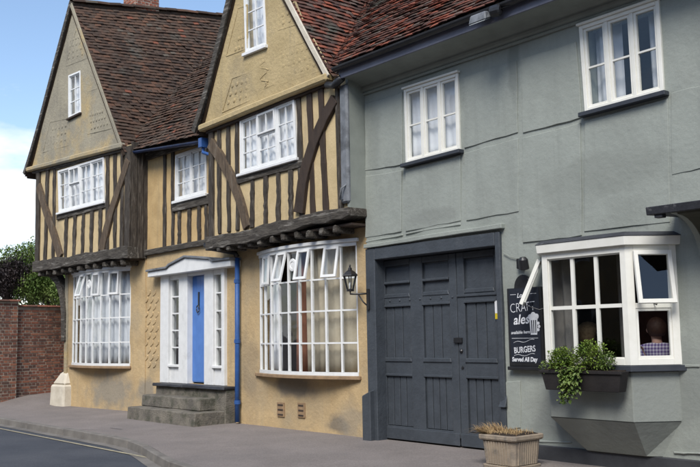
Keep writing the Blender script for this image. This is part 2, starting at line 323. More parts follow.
M['lens'] = mat('lamp_lens', (.45, .47, .46), (.35, .37, .36), 5, .2, 0, spec=.6)
def check_mat():
    m = bpy.data.materials.new('checked_shirt'); m.use_nodes = True; t = m.node_tree; N = t.nodes.new; L = t.links.new; p = t.nodes['Principled BSDF']; p.inputs['Roughness'].default_value = .9
    tc = N('ShaderNodeNewGeometry'); acc = None
    for d in ((1, .5, 0), (0, 0, 1)):
        vm = N('ShaderNodeVectorMath'); vm.operation = 'DOT_PRODUCT'; vm.inputs[1].default_value = d; L(tc.outputs['Position'], vm.inputs[0])
        mu = N('ShaderNodeMath'); mu.operation = 'MULTIPLY'; mu.inputs[1].default_value = 26; L(vm.outputs['Value'], mu.inputs[0])
        fr = N('ShaderNodeMath'); fr.operation = 'FRACT'; L(mu.outputs[0], fr.inputs[0])
        gt = N('ShaderNodeMath'); gt.operation = 'GREATER_THAN'; gt.inputs[1].default_value = .5; L(fr.outputs[0], gt.inputs[0])
        if acc is None: acc = gt.outputs[0]
        else:
            ad = N('ShaderNodeMath'); ad.operation = 'ADD'; L(acc, ad.inputs[0]); L(gt.outputs[0], ad.inputs[1]); acc = ad.outputs[0]
    h = N('ShaderNodeMath'); h.operation = 'MULTIPLY'; h.inputs[1].default_value = .5; L(acc, h.inputs[0])
    rp = N('ShaderNodeValToRGB'); e = rp.color_ramp.elements; e[0].color = (.72, .70, .76, 1); e[1].color = (.12, .07, .24, 1); q = e.new(.5); q.color = (.38, .32, .52, 1)
    L(h.outputs[0], rp.inputs[0]); L(rp.outputs[0], p.inputs['Base Color']); return m
M['check'] = check_mat()
def glass_mat(name, tint=(.96, .98, .98), refl=1.0, wob=.25):
    m = bpy.data.materials.new(name); m.use_nodes = True; t = m.node_tree; t.nodes.clear(); N = t.nodes.new; L = t.links.new
    o = N('ShaderNodeOutputMaterial'); mix = N('ShaderNodeMixShader'); tr = N('ShaderNodeBsdfTransparent'); gl = N('ShaderNodeBsdfGlossy'); lw = N('ShaderNodeLayerWeight'); lw.inputs['Blend'].default_value = .5
    tr.inputs[0].default_value = (*tint, 1); gl.inputs['Roughness'].default_value = .02
    pw = N('ShaderNodeMath'); pw.operation = 'POWER'; pw.inputs[1].default_value = 4.0; fr = N('ShaderNodeMath'); fr.operation = 'MULTIPLY_ADD'; fr.inputs[1].default_value = .9; fr.inputs[2].default_value = .075; L(lw.outputs['Facing'], pw.inputs[0]); L(pw.outputs[0], fr.inputs[0])
    g = N('ShaderNodeNewGeometry'); nb = N('ShaderNodeTexNoise'); nb.inputs['Scale'].default_value = 3.5; nb.inputs['Detail'].default_value = 2
    bp = N('ShaderNodeBump'); bp.inputs['Strength'].default_value = wob; bp.inputs['Distance'].default_value = .012
    L(g.outputs['Position'], nb.inputs['Vector']); L(nb.outputs['Fac'], bp.inputs['Height']); L(bp.outputs[0], gl.inputs['Normal'])
    L(fr.outputs[0], mix.inputs[0]); L(tr.outputs[0], mix.inputs[1]); L(gl.outputs[0], mix.inputs[2]); L(mix.outputs[0], o.inputs[0]); return m
M['glass'] = glass_mat('window_glass')
M['glass_blue'] = glass_mat('window_glass_clean', wob=.08)

# ------------------------------------------------------------------ window builders
def quadf(Q):
    TL, TR, BL, BR = [Vector(q) for q in Q]
    def f(u, v): return tuple((BL * (1 - u) + BR * u) * (1 - v) + (TL * (1 - u) + TR * u) * v)
    w = ((TR - TL).length + (BR - BL).length) / 2; h = ((TL - BL).length + (TR - BR).length) / 2
    return f, w, h
def bilin(f, u0, u1, v0, v1): return [f(u0, v0), f(u1, v0), f(u1, v1), f(u0, v1)]
def frame_mb(b, pl, f, u0, u1, v0, v1, du, dv, n0, n1):
    b.prism(pl, bilin(f, u0, u0 + du, v0, v1), n0, n1); b.prism(pl, bilin(f, u1 - du, u1, v0, v1), n0, n1)
    b.prism(pl, bilin(f, u0 + du, u1 - du, v0, v0 + dv), n0, n1); b.prism(pl, bilin(f, u0 + du, u1 - du, v1 - dv, v1), n0, n1)
def pane(pl, pts, n, parent, m=None, rnd=random):
    b = MB(); j = .0022; b.face([pl.P(s, z, n + rnd.uniform(-j, j)) for s, z in pts]); return b.build('pane', m or M['glass'], parent)
def window(parent, pl, Q, lights, rows, n, wm, fw=.06, sash=.032, bar=.018, cols=2, sill=None, vent=None, label=None, sillmat=None, gm=None, head=None, transom=None):
    """casement window; lights = relative widths; vent = light index whose top row is a separate top-hung vent"""
    f, w, h = quadf(Q); fu, fv = fw / w, fw / h
    b = MB(); frame_mb(b, pl, f, 0, 1, 0, 1, fu, fv, n - .09, n)
    win = b.build('window', wm, parent, .004)
    if label: win['label'] = label
    tot = sum(lights); mw = .045 / w; iw = 1 - 2 * fu - mw * (len(lights) - 1); u = fu
    for i, l in enumerate(lights):
        u1 = u + iw * l / tot
        if i < len(lights) - 1: part('mullion', wm, win, pl, bilin(f, u1, u1 + mw, fv, 1 - fv), n - .085, n - .006, .003)
        cells = [(fv, 1 - fv, rows)]
        if vent == i: vt = fv + (1 - 2 * fv) * .60; cells = [(fv, vt, rows - 1), (vt, 1 - fv, 1)]
        c = cols[i] if isinstance(cols, (list, tuple)) else cols
        for (v0, v1, rr) in cells:
            su, sv = sash / w, sash / h; b = MB(); nn = n - .02 if not (vent == i and rr == 1) else n + .012
            frame_mb(b, pl, f, u, u1, v0, v1, su, sv, nn - .045, nn); b.build('sash', wm, win, .003)
            a0, a1, b0, b1 = u + su, u1 - su, v0 + sv, v1 - sv; bu, bv = bar / w, bar / h
            for k in range(1, c):
                q = a0 + (a1 - a0) * k / c; part('glazing_bar', wm, win, pl, bilin(f, q - bu / 2, q + bu / 2, b0, b1), nn - .035, nn - .006)
            for k in range(1, rr):
                q = b0 + (b1 - b0) * k / rr; part('glazing_bar', wm, win, pl, bilin(f, a0, a1, q - bv / 2, q + bv / 2), nn - .036, nn - .0075)
            for x in range(c):
                for y in range(rr):
                    pane(pl, bilin(f, a0 + (a1 - a0) * x / c, a0 + (a1 - a0) * (x + 1) / c, b0 + (b1 - b0) * y / rr, b0 + (b1 - b0) * (y + 1) / rr), nn - .026, win, gm)
        u = u1 + mw
    if sill:
        d, t, o = sill; a = f(-o / w, 0); c = f(1 + o / w, 0)
        part('sill', sillmat or wm, win, pl, [(a[0], a[1] - t), (c[0], c[1] - t), (c[0], c[1] - .001), (a[0], a[1] - .001)], n - .08, n + d, .006)
    if head:
        a = f(-.02 / w, 1); c = f(1 + .02 / w, 1)
        part('head_mould', wm, win, pl, [(a[0], a[1] + .001), (c[0], c[1] + .001), (c[0], c[1] + head), (a[0], a[1] + head)], n - .06, n + .03, .004)
    return win
def curtain(name, m, pl, s0, s1, z0, z1, n, label, amp=.03, freq=16, group=None, gather=0.0):
    b = MB(); k = max(24, int((s1 - s0) * 60)); rows = 6; rnd = random.Random(int(s0 * 100)); ph = rnd.uniform(0, 6)
    for j in range(rows + 1):
        for i in range(k + 1):
            t = i / k; v = j / rows; s = s0 + (s1 - s0) * t
            nn = n + amp * (math.sin(t * (s1 - s0) * freq * 2 + ph) * .6 + .4 * math.sin(t * (s1 - s0) * freq * 3.7 + 2 * ph + v))
            b.v.append(pl.P(s + gather * math.sin(v * 2.2) * (t - .5), z0 + (z1 - z0) * v, nn))
    for j in range(rows):
        for i in range(k): a = j * (k + 1) + i; b.f.append((a, a + 1, a + k + 2, a + k + 1))
    o = b.build(name, m, None, smooth=True); tag(o, label, 'curtain', group); 
    so = o.modifiers.new('t', 'SOLIDIFY'); so.thickness = .002
    return o

# ------------------------------------------------------------------ tiles and bricks
def tile_roof(roof, m, e0, e1, r0, r1, w=.165, g=.105, singles=0, seed=1, keep=None, sag=.02):
    """plain tiles in broken bond on the slope e0-e1 (eave) to r0-r1 (ridge); the nearest ones in view are objects of their own"""
    e0, e1, r0, r1 = map(Vector, (e0, e1, r0, r1)); rnd = random.Random(seed)
    up = ((r0 + r1) - (e0 + e1)).normalized(); al = (e1 - e0).normalized(); nm = al.cross(up).normalized()
    if nm.z < 0: nm = -nm
    H = ((r0 - e0).length + (r1 - e1).length) / 2; rows = int(H / g); tiles = []
    for j in range(rows):
        a = e0 + (r0 - e0) * (j / rows); c = e1 + (r1 - e1) * (j / rows); Lr = (c - a).length; dr = (c - a) / Lr; n = int(Lr / w); ww = Lr / n
        off = .5 if j % 2 else 0
        for i in range(-1 if off else 0, n):
            s0 = max(0, (i + off) * ww); s1 = min(Lr, (i + off + 1) * ww)
            if s1 - s0 < .03: continue
            mid = a + dr * ((s0 + s1) / 2)
            if keep and not keep(mid): continue
            tiles.append((a + dr * s0, a + dr * s1, dr))
    def tverts(p, q, dr):
        wv = noise.noise(p * .45) * sag + noise.noise(p * 1.3) * sag * .4 + rnd.uniform(-.004, .004)
        lift = .040 + rnd.uniform(-.008, .014); th = .013; L_ = g * 1.55; gp = .003; sk = rnd.uniform(-.006, .006); cur = rnd.uniform(0, .006)
        A = p + dr * gp + up * sk + nm * (wv + lift); B = q - dr * gp - up * sk + nm * (wv + lift + rnd.uniform(-.006, .006))
        Mi = (A + B) / 2 + nm * cur
        back = up * L_ - nm * (lift - .010)
        top = [A, Mi, B, B + back, A + back]
        return top, [x - nm * th for x in (A, Mi, B)]
    near = set()
    if singles:
        vis = []
        for k, (p, q, dr) in enumerate(tiles):
            c = CAMR.transposed() @ (p - CAMP)
            if c.z < -1:
                x = CX + F * c.x / -c.z; y = CY - F * c.y / -c.z
                if 0 <= x <= 700 and 0 <= y <= 467: vis.append((-c.z, k))
        vis.sort(); near = set(k for _, k in vis[:singles])
    b = MB(); rl = root_of(roof).location
    for k, (p, q, dr) in enumerate(tiles):
        top, bot = tverts(p, q, dr); t = b if k not in near else MB(); i = len(t.v); t.v += top + bot
        t.f += [(i, i + 1, i + 2, i + 3, i + 4), (i + 5, i + 6, i + 1, i), (i + 6, i + 7, i + 2, i + 1), (i + 5, i, i + 4), (i + 7, i + 3, i + 2)]
        if k in near: t.build('roof_tile', m, roof)
    o = b.build('roof_tiles', m, roof); o['kind'] = 'stuff'
    return o
def ridge_tiles(roof, m, a, b_, r=.11, ln=.33):
    a = Vector(a); b_ = Vector(b_); d = (b_ - a); n = max(1, int(d.length / ln)); d.normalize(); side = d.cross(Vector((0, 0, 1))).normalized(); up = side.cross(d)
    if up.z < 0: up = -up
    rnd = random.Random(3)
    for k in range(n):
        p = a + (b_ - a) * (k / n) + up * rnd.uniform(-.008, .012); q = a + (b_ - a) * ((k + .985) / n) + up * rnd.uniform(-.008, .012); b = MB(); R = []
        for c in (p, q):
            ring = [c + side * r * math.cos(t) + up * (r * .8 * math.sin(t)) for t in [math.pi * i / 6 for i in range(7)]]
            ring += [c + side * (r - .018) * math.cos(t) + up * ((r - .02) * .8 * math.sin(t)) for t in [math.pi * i / 6 for i in reversed(range(7))]]
            R.append(ring)
        b.hull(R[0], R[1]); b.build('ridge_tile', m, roof)
def brick_face(b, o, d, n, length, height, bl=.225, bh=.075, proud=.007, rnd=random, j=.021, zf=None):
    """real bricks on a face starting at o, running along d, outward n"""
    o = Vector(o); d = Vector(d).normalized(); n = Vector(n).normalized(); up = Vector((0, 0, 1)); rows = int(height / bh)
    for r in range(rows):
        x = -(bl / 4 if r % 2 else 0); header = r % 2
        while x < length:
            ln = bl * (0.5 if header else 1.0); x0 = max(0, x) + j / 2; x1 = min(length, x + ln) - j / 2; x += ln
            if x1 - x0 < .02: continue
            p = proud + rnd.uniform(-.005, .005); z0 = r * bh + j / 2 + rnd.uniform(-.002, .002); z1 = (r + 1) * bh - j / 2
            back = [o + d * x0 + up * z0 - n * .03, o + d * x1 + up * z0 - n * .03, o + d * x1 + up * z1 - n * .03, o + d * x0 + up * z1 - n * .03]
            fr = [q + n * (p + .03) for q in back]
            i = len(b.v); b.v += back + fr; b.f += [(i + 4, i + 5, i + 6, i + 7), (i, i + 1, i + 5, i + 4), (i + 1, i + 2, i + 6, i + 5), (i + 2, i + 3, i + 7, i + 6), (i + 3, i, i + 4, i + 7)]

# ================================================================== THE SETTING
def ky(x):
    t = min(1, max(0, (x + 14.2) / 4.6)); t = t * t * (3 - 2 * t); return -2.40 - .95 * t
def px_ground(px, py, z): r = ray(px, py); return CAMP + r * ((z - HC) / r.z)
b = MB(); b.face([(-900, -900, -.24), (900, -900, -.24), (900, 900, -.24), (-900, 900, -.24)]); tag(b.build('ground', M['pavement'], loc=(0, 0, 0)), kind='structure')
b = MB(); b.face([(-400, -8.2, -.175), (300, -8.2, -.175), (300, -1.9, -.175), (-400, -1.9, -.175)]); road = tag(b.build('road', M['road'], loc=(0, 0, 0)), kind='structure')
def strip(name, m, rowsf, xs, kind='structure'):
    b = MB(); k = None
    for x in xs:
        r = rowsf(x); k = len(r); b.v += [Vector(p) for p in r]
    for i in range(len(xs) - 1):
        for j in range(k - 1): a = i * k + j; b.f.append((a, a + 1, a + k + 1, a + k))
    return tag(b.build(name, m, loc=(0, 0, 0), smooth=True), kind=kind)
XS = [-60, -45, -36] + [-30 + i * .4 for i in range(76)] + [3, 8, 20]
def prow(x):
    k = ky(x) + .13; r = []
    for i in range(13):
        t = i / 12; y = k + (0.6 - k) * t; z = -.05 + .05 * min(1, (y - k) / (-k)) if k < 0 else 0
        z += .007 * noise.noise(Vector((x * .7, y * 1.1, 3))) * (0 < i < 12)
        r.append((x, y, z - .002))
    return r
strip('pavement', M['pavement'], prow, XS)
b = MB(); b.face([(-60, .55, -.004), (-19.5, .55, -.004), (-19.5, 14, -.02), (-60, 14, -.02)]); tag(b.build('side_lane', M['pavement'], loc=(0, 0, 0)), kind='structure')
b = MB(); b.box(-60, 20, -20, -8.2, -.2, -.05); tag(b.build('far_pavement', M['pavement'], loc=(0, 0, 0)), kind='structure')
kerb = MB(); kerb.box(-60, -30, -2.42, -2.27, -.23, -.052); kerbo = tag(kerb.build('kerb', M['kerb'], loc=(0, 0, 0)), kind='structure')
x = -30.0; rk = random.Random(4)
while x < 4:
    x1 = x + .914; dz = rk.uniform(-.006, .006); b = MB(); g = .006
    b.hull([(x + g, ky(x), -.23), (x1 - g, ky(x1), -.23), (x1 - g, ky(x1) + .135, -.23), (x + g, ky(x) + .135, -.23)],
           [(x + g, ky(x) + .015, -.047 + dz), (x1 - g, ky(x1) + .015, -.047 + dz), (x1 - g, ky(x1) + .135, -.045 + dz), (x + g, ky(x) + .135, -.045 + dz)])
    b.build('kerb_stone', M['kerb'], kerbo, .012); x = x1
strip('gutter_strip', M['kerb'], lambda x: [(x, ky(x) - .16, -.170), (x, ky(x) + .02, -.168)], XS)
strip('edge_line', M['line'], lambda x: [(x, -2.785, -.1655), (x, -2.725, -.1655)], [-60, -30, -20, -15, -12.2])
# thin tar-filled cracks in the pavement
for pts in ([(78, 428), (95, 428.5), (110, 427), (122, 428.5), (138, 427)],):
    b = MB(); P = [px_ground(a, c, -.02) for a, c in pts]
    for i in range(len(P) - 1):
        a, c = P[i], P[i + 1]; q = Vector((0, .008, 0)); za = -.05 + .05 * min(1, (a.y - ky(a.x)) / -ky(a.x)) + .006; zc = -.05 + .05 * min(1, (c.y - ky(c.x)) / -ky(c.x)) + .006
        b.face([(a.x, a.y - .008, za), (c.x, c.y - .008, zc), (c.x, c.y + .008, zc), (a.x, a.y + .008, za)])
    tag(b.build('pavement_crack', M['road'], loc=(0, 0, 0)), kind='structure')

# ================================================================== THE GREY PUB
G = Plane(0, 0)
pub = new_empty('pub_building', (-6.5, 0, 0), 'grey rendered pub building with white windows and dark carriage gate', 'building')
XL, XR = -10.44, -1.2
Q1 = G.hits([(405, 90), (459, 73), (407, 164), (461, 150)]); Q2 = G.hits([(580, 27), (660, 0), (586, 113), (665, 92)])
def hole(Q, e=.03):
    TL, TR, BL, BR = Q; return [(BL[0] + e, BL[1] + e), (BR[0] - e, BR[1] + e), (TR[0] - e, TR[1] - e), (TL[0] + e, TL[1] - e)]
GT = G.hits([(377, 259), (500, 244)], -.06); gs0, gs1, gz = -10.25, -7.78, 2.78
BY0, BY1 = -7.02, -5.30         # bay opening in the wall
wall = sheet('wall', M['grey_render'], pub, G, [(XL, -.12), (XR, -.12), (XR, 5.45), (XL, 5.45)],
      [hole(Q1), hole(Q2), [(gs0, -.06), (gs1, -.06), (gs1, gz), (gs0, gz)], [(BY0, 1.2), (BY1, 1.2), (BY1, 2.5), (BY0, 2.5)]], reveal=.28, amp=.014, step=.2, fr=1.4)
# shell behind the front
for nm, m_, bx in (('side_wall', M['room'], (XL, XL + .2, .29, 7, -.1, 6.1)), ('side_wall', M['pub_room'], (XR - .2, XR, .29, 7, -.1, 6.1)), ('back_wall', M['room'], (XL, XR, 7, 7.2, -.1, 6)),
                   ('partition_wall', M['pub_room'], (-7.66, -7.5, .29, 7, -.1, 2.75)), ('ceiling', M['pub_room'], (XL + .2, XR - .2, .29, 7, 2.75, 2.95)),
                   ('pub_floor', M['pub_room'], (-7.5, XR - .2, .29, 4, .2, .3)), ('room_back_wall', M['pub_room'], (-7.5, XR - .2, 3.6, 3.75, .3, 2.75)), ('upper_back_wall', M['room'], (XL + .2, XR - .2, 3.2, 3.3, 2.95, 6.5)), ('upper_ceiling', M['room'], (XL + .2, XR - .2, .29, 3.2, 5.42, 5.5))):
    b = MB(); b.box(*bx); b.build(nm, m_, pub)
# raised render panels on the wall
for pts in ([(366, 176.5), (402, 170.5), (402, 232), (366, 238)], [(406, 169), (460.5, 155), (461, 221), (406, 231.5)], [(465, 153), (518.5, 138.5), (519, 212), (467, 220.5)],
            [(523, 138.5), (581, 123), (582, 236), (523, 243)], [(585, 121.5), (668, 98), (670, 222), (585, 232)], [(465, 77), (517, 61), (518, 133), (465, 148)],
            [(366, 104), (402.5, 92.5), (403, 165), (366, 171)], [(523, 59), (577, 42), (582, 118), (523, 133.5)], [(671, 93), (704, 85), (706, 168), (672, 175)], [(505, 382), (521, 381), (521, 428), (505, 430)]):
    h = G.hits([pts[3], pts[2], pts[1], pts[0]]); rr = random.Random(int(pts[0][0])); out = []
    for i in range(4):
        a = Vector(h[i]); c = Vector(h[(i + 1) % 4]); k = 5
        for q in range(k): p = a + (c - a) * q / k; out.append((p.x + rr.uniform(-.006, .006), p.y + rr.uniform(-.006, .006)))
    part('render_panel', M['grey_render'], pub, G, out, -.03, .013 + rr.uniform(0, .005), .006)
# cracks / ledges: short raised bead lines
for pts in ([(536, 441), (572, 442)], [(674, 452.5), (704, 453.5)], [(366, 242), (403, 235)], [(406, 234), (461, 224)], [(666, 365), (700, 366)]):
    a, c = G.hits(pts); member('render_ledge', M['grey_render'], pub, G, [a, c], .03, .025, -.02, .016, seg=6, jit=.006, seed=int(pts[0][0]))
window(pub, G, Q1, [1, 1, 1], 2, .03, M['cream_paint'], cols=1, sill=(.07, .055, .05), sillmat=M['sill_paint'], fw=.048, sash=.033, bar=.022, head=.03, gm=M['glass_blue'], label='square casement window of six panes above the gate')
window(pub, G, Q2, [1, 1, 1], 2, .03, M['cream_paint'], cols=1, sill=(.07, .055, .05), sillmat=M['sill_paint'], fw=.048, sash=.033, bar=.022, head=.03, gm=M['glass_blue'], label='square casement window of six panes above the bay window')
# plinth
prect('plinth', M['plinth_paint'], pub, G, -7.70, XR, -.1, .17, -.02, .035, .01)
# eaves: moulding, cove, fascia
def xprofile(name, m, parent, prof, x0, x1, bevel=0):
    b = MB(); b.hull([(x0, y, z) for y, z in prof], [(x1, y, z) for y, z in prof]); return b.build(name, m, parent, bevel)
xprofile('eaves_mould', M['grey_trim'], pub, [(.02, 5.28), (-.035, 5.28), (-.045, 5.31), (-.03, 5.325), (-.06, 5.35), (-.07, 5.39), (.02, 5.39)], XL, XR)
cv = [(-.06 - .40 * (1 - math.cos(t)), 5.39 + .10 * math.sin(t)) for t in [math.pi / 2 * i / 6 for i in range(7)]]
xprofile('eaves_cove', M['grey_trim'], pub, [(.02, 5.391)] + cv + [(-.46, 5.56), (.02, 5.56)], XL + .003, XR)
xprofile('fascia', M['fascia_paint'], pub, [(-.462, 5.47), (-.49, 5.47), (-.49, 5.62), (-.462, 5.62)], XL - .02, XR, .004)
gut = [(-.555 + .062 * math.cos(t), 5.635 + .062 * math.sin(t)) for t in [math.pi + math.pi * i / 8 for i in range(9)]] + [(-.555 + .052 * math.cos(t), 5.637 + .05 * math.sin(t)) for t in [2 * math.pi - math.pi * i / 8 for i in range(9)]]
xprofile('gutter', M['black_metal'], pub, gut, XL - .05, XR)
# roof of the pub
GE0, GE1, GR0, GR1 = (-10.55, -.56, 5.66), (XR, -.56, 5.66), (-13.3, 3.5, 9.75), (XR, 3.5, 9.75)
def deck(name, m, parent, q, t=.05):
    q = [Vector(p) for p in q]; n = (q[1] - q[0]).cross(q[3] - q[0]).normalized(); n = n if n.z > 0 else -n
    b = MB(); k = 12
    for i in range(k):
        for j in range(k):
            f = lambda u, v: (q[0] * (1 - u) + q[1] * u) * (1 - v) + (q[3] * (1 - u) + q[2] * u) * v - n * (.06 - .07)
            c = [f(i / k, j / k), f((i + 1) / k, j / k), f((i + 1) / k, (j + 1) / k), f(i / k, (j + 1) / k)]
            b.face([p - n * .09 for p in c]); b.face([p - n * .13 for p in reversed(c)])
    return b.build(name, m, parent)
proof = deck('roof', M['oak_dark'], pub, [GE0, GE1, GR1, GR0])
tile_roof(proof, M['tile_red'], GE0, GE1, GR0, GR1, singles=150, seed=5)
deck('back_roof', M['oak_dark'], pub, [GR0, GR1, (XR, 7.3, 5.9), (XL, 7.3, 5.9)])
# carriage gate
gate = prect('gate', M['gate_paint'], pub, G, gs0 + .02, gs1 - .02, .03, gz - .01, -.25, -.19)
gate['label'] = 'tall dark slate blue carriage gate with planked panels'
gj = M['gate_paint']
b = MB(); b.rect(G, -10.43, gs0 + .03, -.02, 2.86, -.15, .05); b.build('gate_jamb', gj, pub, .01)
b = MB(); b.rect(G, gs1 - .05, gs1 + .035, -.02, 2.86, -.15, .045); b.build('gate_jamb', gj, pub, .01)
b = MB(); b.rect(G, gs0 + .03, gs1 - .05, 2.68, 2.86, -.15, .05); b.build('gate_lintel', gj, pub, .01)
a, c = G.hits([(363, 250), (506, 230)]); member('drip_mould', M['grey_render'], pub, G, [(-10.44, 2.90), (-9.6, 2.905), (-8.8, 2.925), (-7.68, 2.93)], .06, .07, -.02, .075, seg=8, jit=.008, seed=3)
gp = lambda x, y: G.hit(x, y, -.16)
# the leaves: stiles, rails, planks in every panel
GN = -.19
colsx = [(385.5, 411.6), (424, 451), (466, 497)]
rowsy = [(263, 294, 246), (304, 359, 0), (375, 429, 0)]
def gz_(pxy, s):   # height of a photo row on the gate, measured along its middle column
    return G.hit(430, pxy, -.16)[1]
zs = [(gz_(295, 0), gz_(262, 0)), (gz_(360, 0), gz_(304, 0)), (gz_(429, 0), gz_(376, 0))]
cs = [(G.hit(a, 330, -.16)[0], G.hit(c, 330, -.16)[0]) for a, c in colsx]
split = G.hit(458.5, 330, -.16)[0]
L0, R1 = gs0 + .03, gs1 - .06
edges_x = [(L0, cs[0][0]), (cs[0][1], cs[1][0]), (cs[1][1], split - .006), (split + .006, cs[2][0]), (cs[2][1], R1)]
for (a, c) in edges_x: prect('stile', gj, gate, G, a, c, .12, 2.67, GN, GN + .045, .006)
for i, (a, c) in enumerate(cs):
    za = [.12] + [v for z in reversed(zs) for v in z] + [2.67]
    for k in range(0, len(za), 2): prect('rail', gj, gate, G, a + .001, c - .001, za[k], za[k + 1], GN, GN + .0445, .006)
    for r, (z0, z1) in enumerate(zs):
        if r == 0:
            zm = (z0 + z1) / 2 - .02
            prect('panel', gj, gate, G, a + .03, c - .03, z0 + .04, z1 - .03, GN, GN + .014, .008)
            if i < 2: prect('panel_ledge', gj, gate, G, a + .01, c - .01, zm - .02, zm + .02, GN, GN + .06, .01)
            part('panel_ledge', gj, gate, G, [(a, z0 - .01), (c, z0 - .01), (c - .02, z0 + .05), (a + .02, z0 + .05)], GN, GN + .055, .008)
        else:
            nb = 3 if r == 1 else 4
            for k in range(nb): 
                w_ = (c - a - .02) / nb; prect('plank', gj, gate, G, a + .01 + k * w_ + .007, a + .01 + (k + 1) * w_ - .007, z0 + .005, z1 - .005, GN, GN + .022, .006)
            if r == 1: part('panel_ledge', gj, gate, G, [(a - .015, z0 - .03), (c + .015, z0 - .03), (c, z0 + .03), (a, z0 + .03)], GN, GN + .062, .008)
            prect('panel_ledge', gj, gate, G, a - .01, c + .01, z1 - .015, z1 + .02, GN, GN + .056, .006)
prect('kickboard', gj, gate, G, L0, split - .01, .02, .19, GN + .046, GN + .066, .006); prect('kickboard', gj, gate, G, split + .01, R1, .02, .19, GN + .046, GN + .06, .006)
for k in range(7):
    b = MB(); s_ = L0 + .12 + k * (split - L0 - .2) / 6; z_ = gz_(298.5, 0); p = G.P(s_, z_, GN + .045); b.lathe([(.018, 0), (.016, .008), (.006, .014)], p, 8, (0, -1, 0)); b.build('stud_bolt', gj, gate)
prect('wicket_rail', gj, gate, G, split + .01, R1, gz_(297.5, 0) - .02, gz_(297.5, 0) + .012, GN + .046, GN + .062, .004)
b = MB(); b.rect(G, split - .06, split + .09, gz_(343, 0), gz_(338, 0), GN + .046, GN + .075); b.lathe([(.03, 0), (.03, .012), (.012, .03)], G.P(split + .06, gz_(351, 0), GN + .045), 10, (0, -1, 0)); b.build('latch', M['black_metal'], gate, .003)
b = MB(); b.lathe([(.022, 0), (.022, .01), (.01, .012)], G.P(split + .075, gz_(367, 0), GN + .045), 10, (0, -1, 0)); b.build('keyhole_plate', M['black_metal'], gate)
h = G.hits([(495.2, 319), (498.6, 318.6), (498.6, 300.5), (495.2, 301)], GN + .05); zmid = h[0][1] * .68 + h[3][1] * .32
prect('sticker', M['sticker_w'], gate, G, h[0][0], h[1][0], zmid, h[2][1], GN + .044, GN + .05); prect('sticker', M['sticker_y'], gate, G, h[0][0], h[1][0], h[0][1], zmid - .001, GN + .044, GN + .05)
# boxed guard at the foot of the left jamb
b = MB(); s0, s1 = -10.47, -10.28
b.hull([G.P(s0, -.03, -.02), G.P(s1, -.03, -.02), G.P(s1, -.03, .14), G.P(s0, -.03, .14)], [G.P(s0, .70, -.02), G.P(s1, .76, -.02), G.P(s1, .72, .14), G.P(s0, .64, .14)]); b.build('jamb_guard', gj, pub, .012)
b = MB(); s0, s1 = -7.84, -7.72
b.hull([G.P(s0, .60, .03), G.P(s1, .60, .03), G.P(s1, .60, .08), G.P(s0, .60, .08)], [G.P(s0, .70, .03), G.P(s1, .76, .03), G.P(s1, .70, .05), G.P(s0, .64, .05)]); b.build('gate_stop', gj, pub, .006)

# ---- canted bay window
d_ = .45; FX0, FX1 = -6.75, -5.61
plan = [(BY0 - .06, 0.0), (FX0, -d_), (FX1, -d_), (BY1 + .03, 0.0)]
def off_plan(o, k=0.0):
    return [(plan[0][0] - o * 1.2, k), (plan[1][0] - o * .55, -d_ - o), (plan[2][0] + o * .55, -d_ - o), (plan[3][0] + o * 1.2, k)]
def layer(name, m, parent, o0, z0, o1, z1, bevel=.004, k=.02):
    b = MB(); b.hull([(x, y, z0) for x, y in off_plan(o0, k)], [(x, y, z1) for x, y in off_plan(o1, k)]); return b.build(name, m, parent, bevel)
ZB0, ZB1 = 1.17, 2.47
bay = layer('bay_window', M['cream_paint'], pub, .05, ZB1, .06, ZB1 + .10)
bay['label'] = 'white canted bay window with open top vents'
layer('bay_roof', M['lead_dark'], bay, .07, ZB1 + .101, .0, ZB1 + .15)
layer('bay_sill', M['sill_paint'], bay, .05, ZB0 - .065, .05, ZB0 - .002)
b = MB(); r0 = [(x, y, ZB0 - .066) for x, y in off_plan(-.02, .03)]; r1 = [(x, y, .56) for x, y in off_plan(-.03, .03)]
e0_ = G.hit(588, 459, .06)[0]; e1_ = G.hit(664, 462, .06)[0]
r2 = [(e0_ - .06, .03, .165), (e0_, -.07, .165), (e1_ - .20, -.07, .165), (e1_, .03, .165)]
b.hull(r1, r0); b.hull(r2, r1, True, False); b.build('bay_apron', M['grey_render'], bay, .01)
FP = Plane(0, -d_)
window(bay, FP, [(FX0 + .0, ZB1), (FX1 - .0, ZB1), (FX0 + .0, ZB0), (FX1 - .0, ZB0)], [1], 2, .0, M['cream_paint'], cols=3, fw=.075, sash=.012, bar=.042, gm=M['glass_blue']).name = 'front_light'
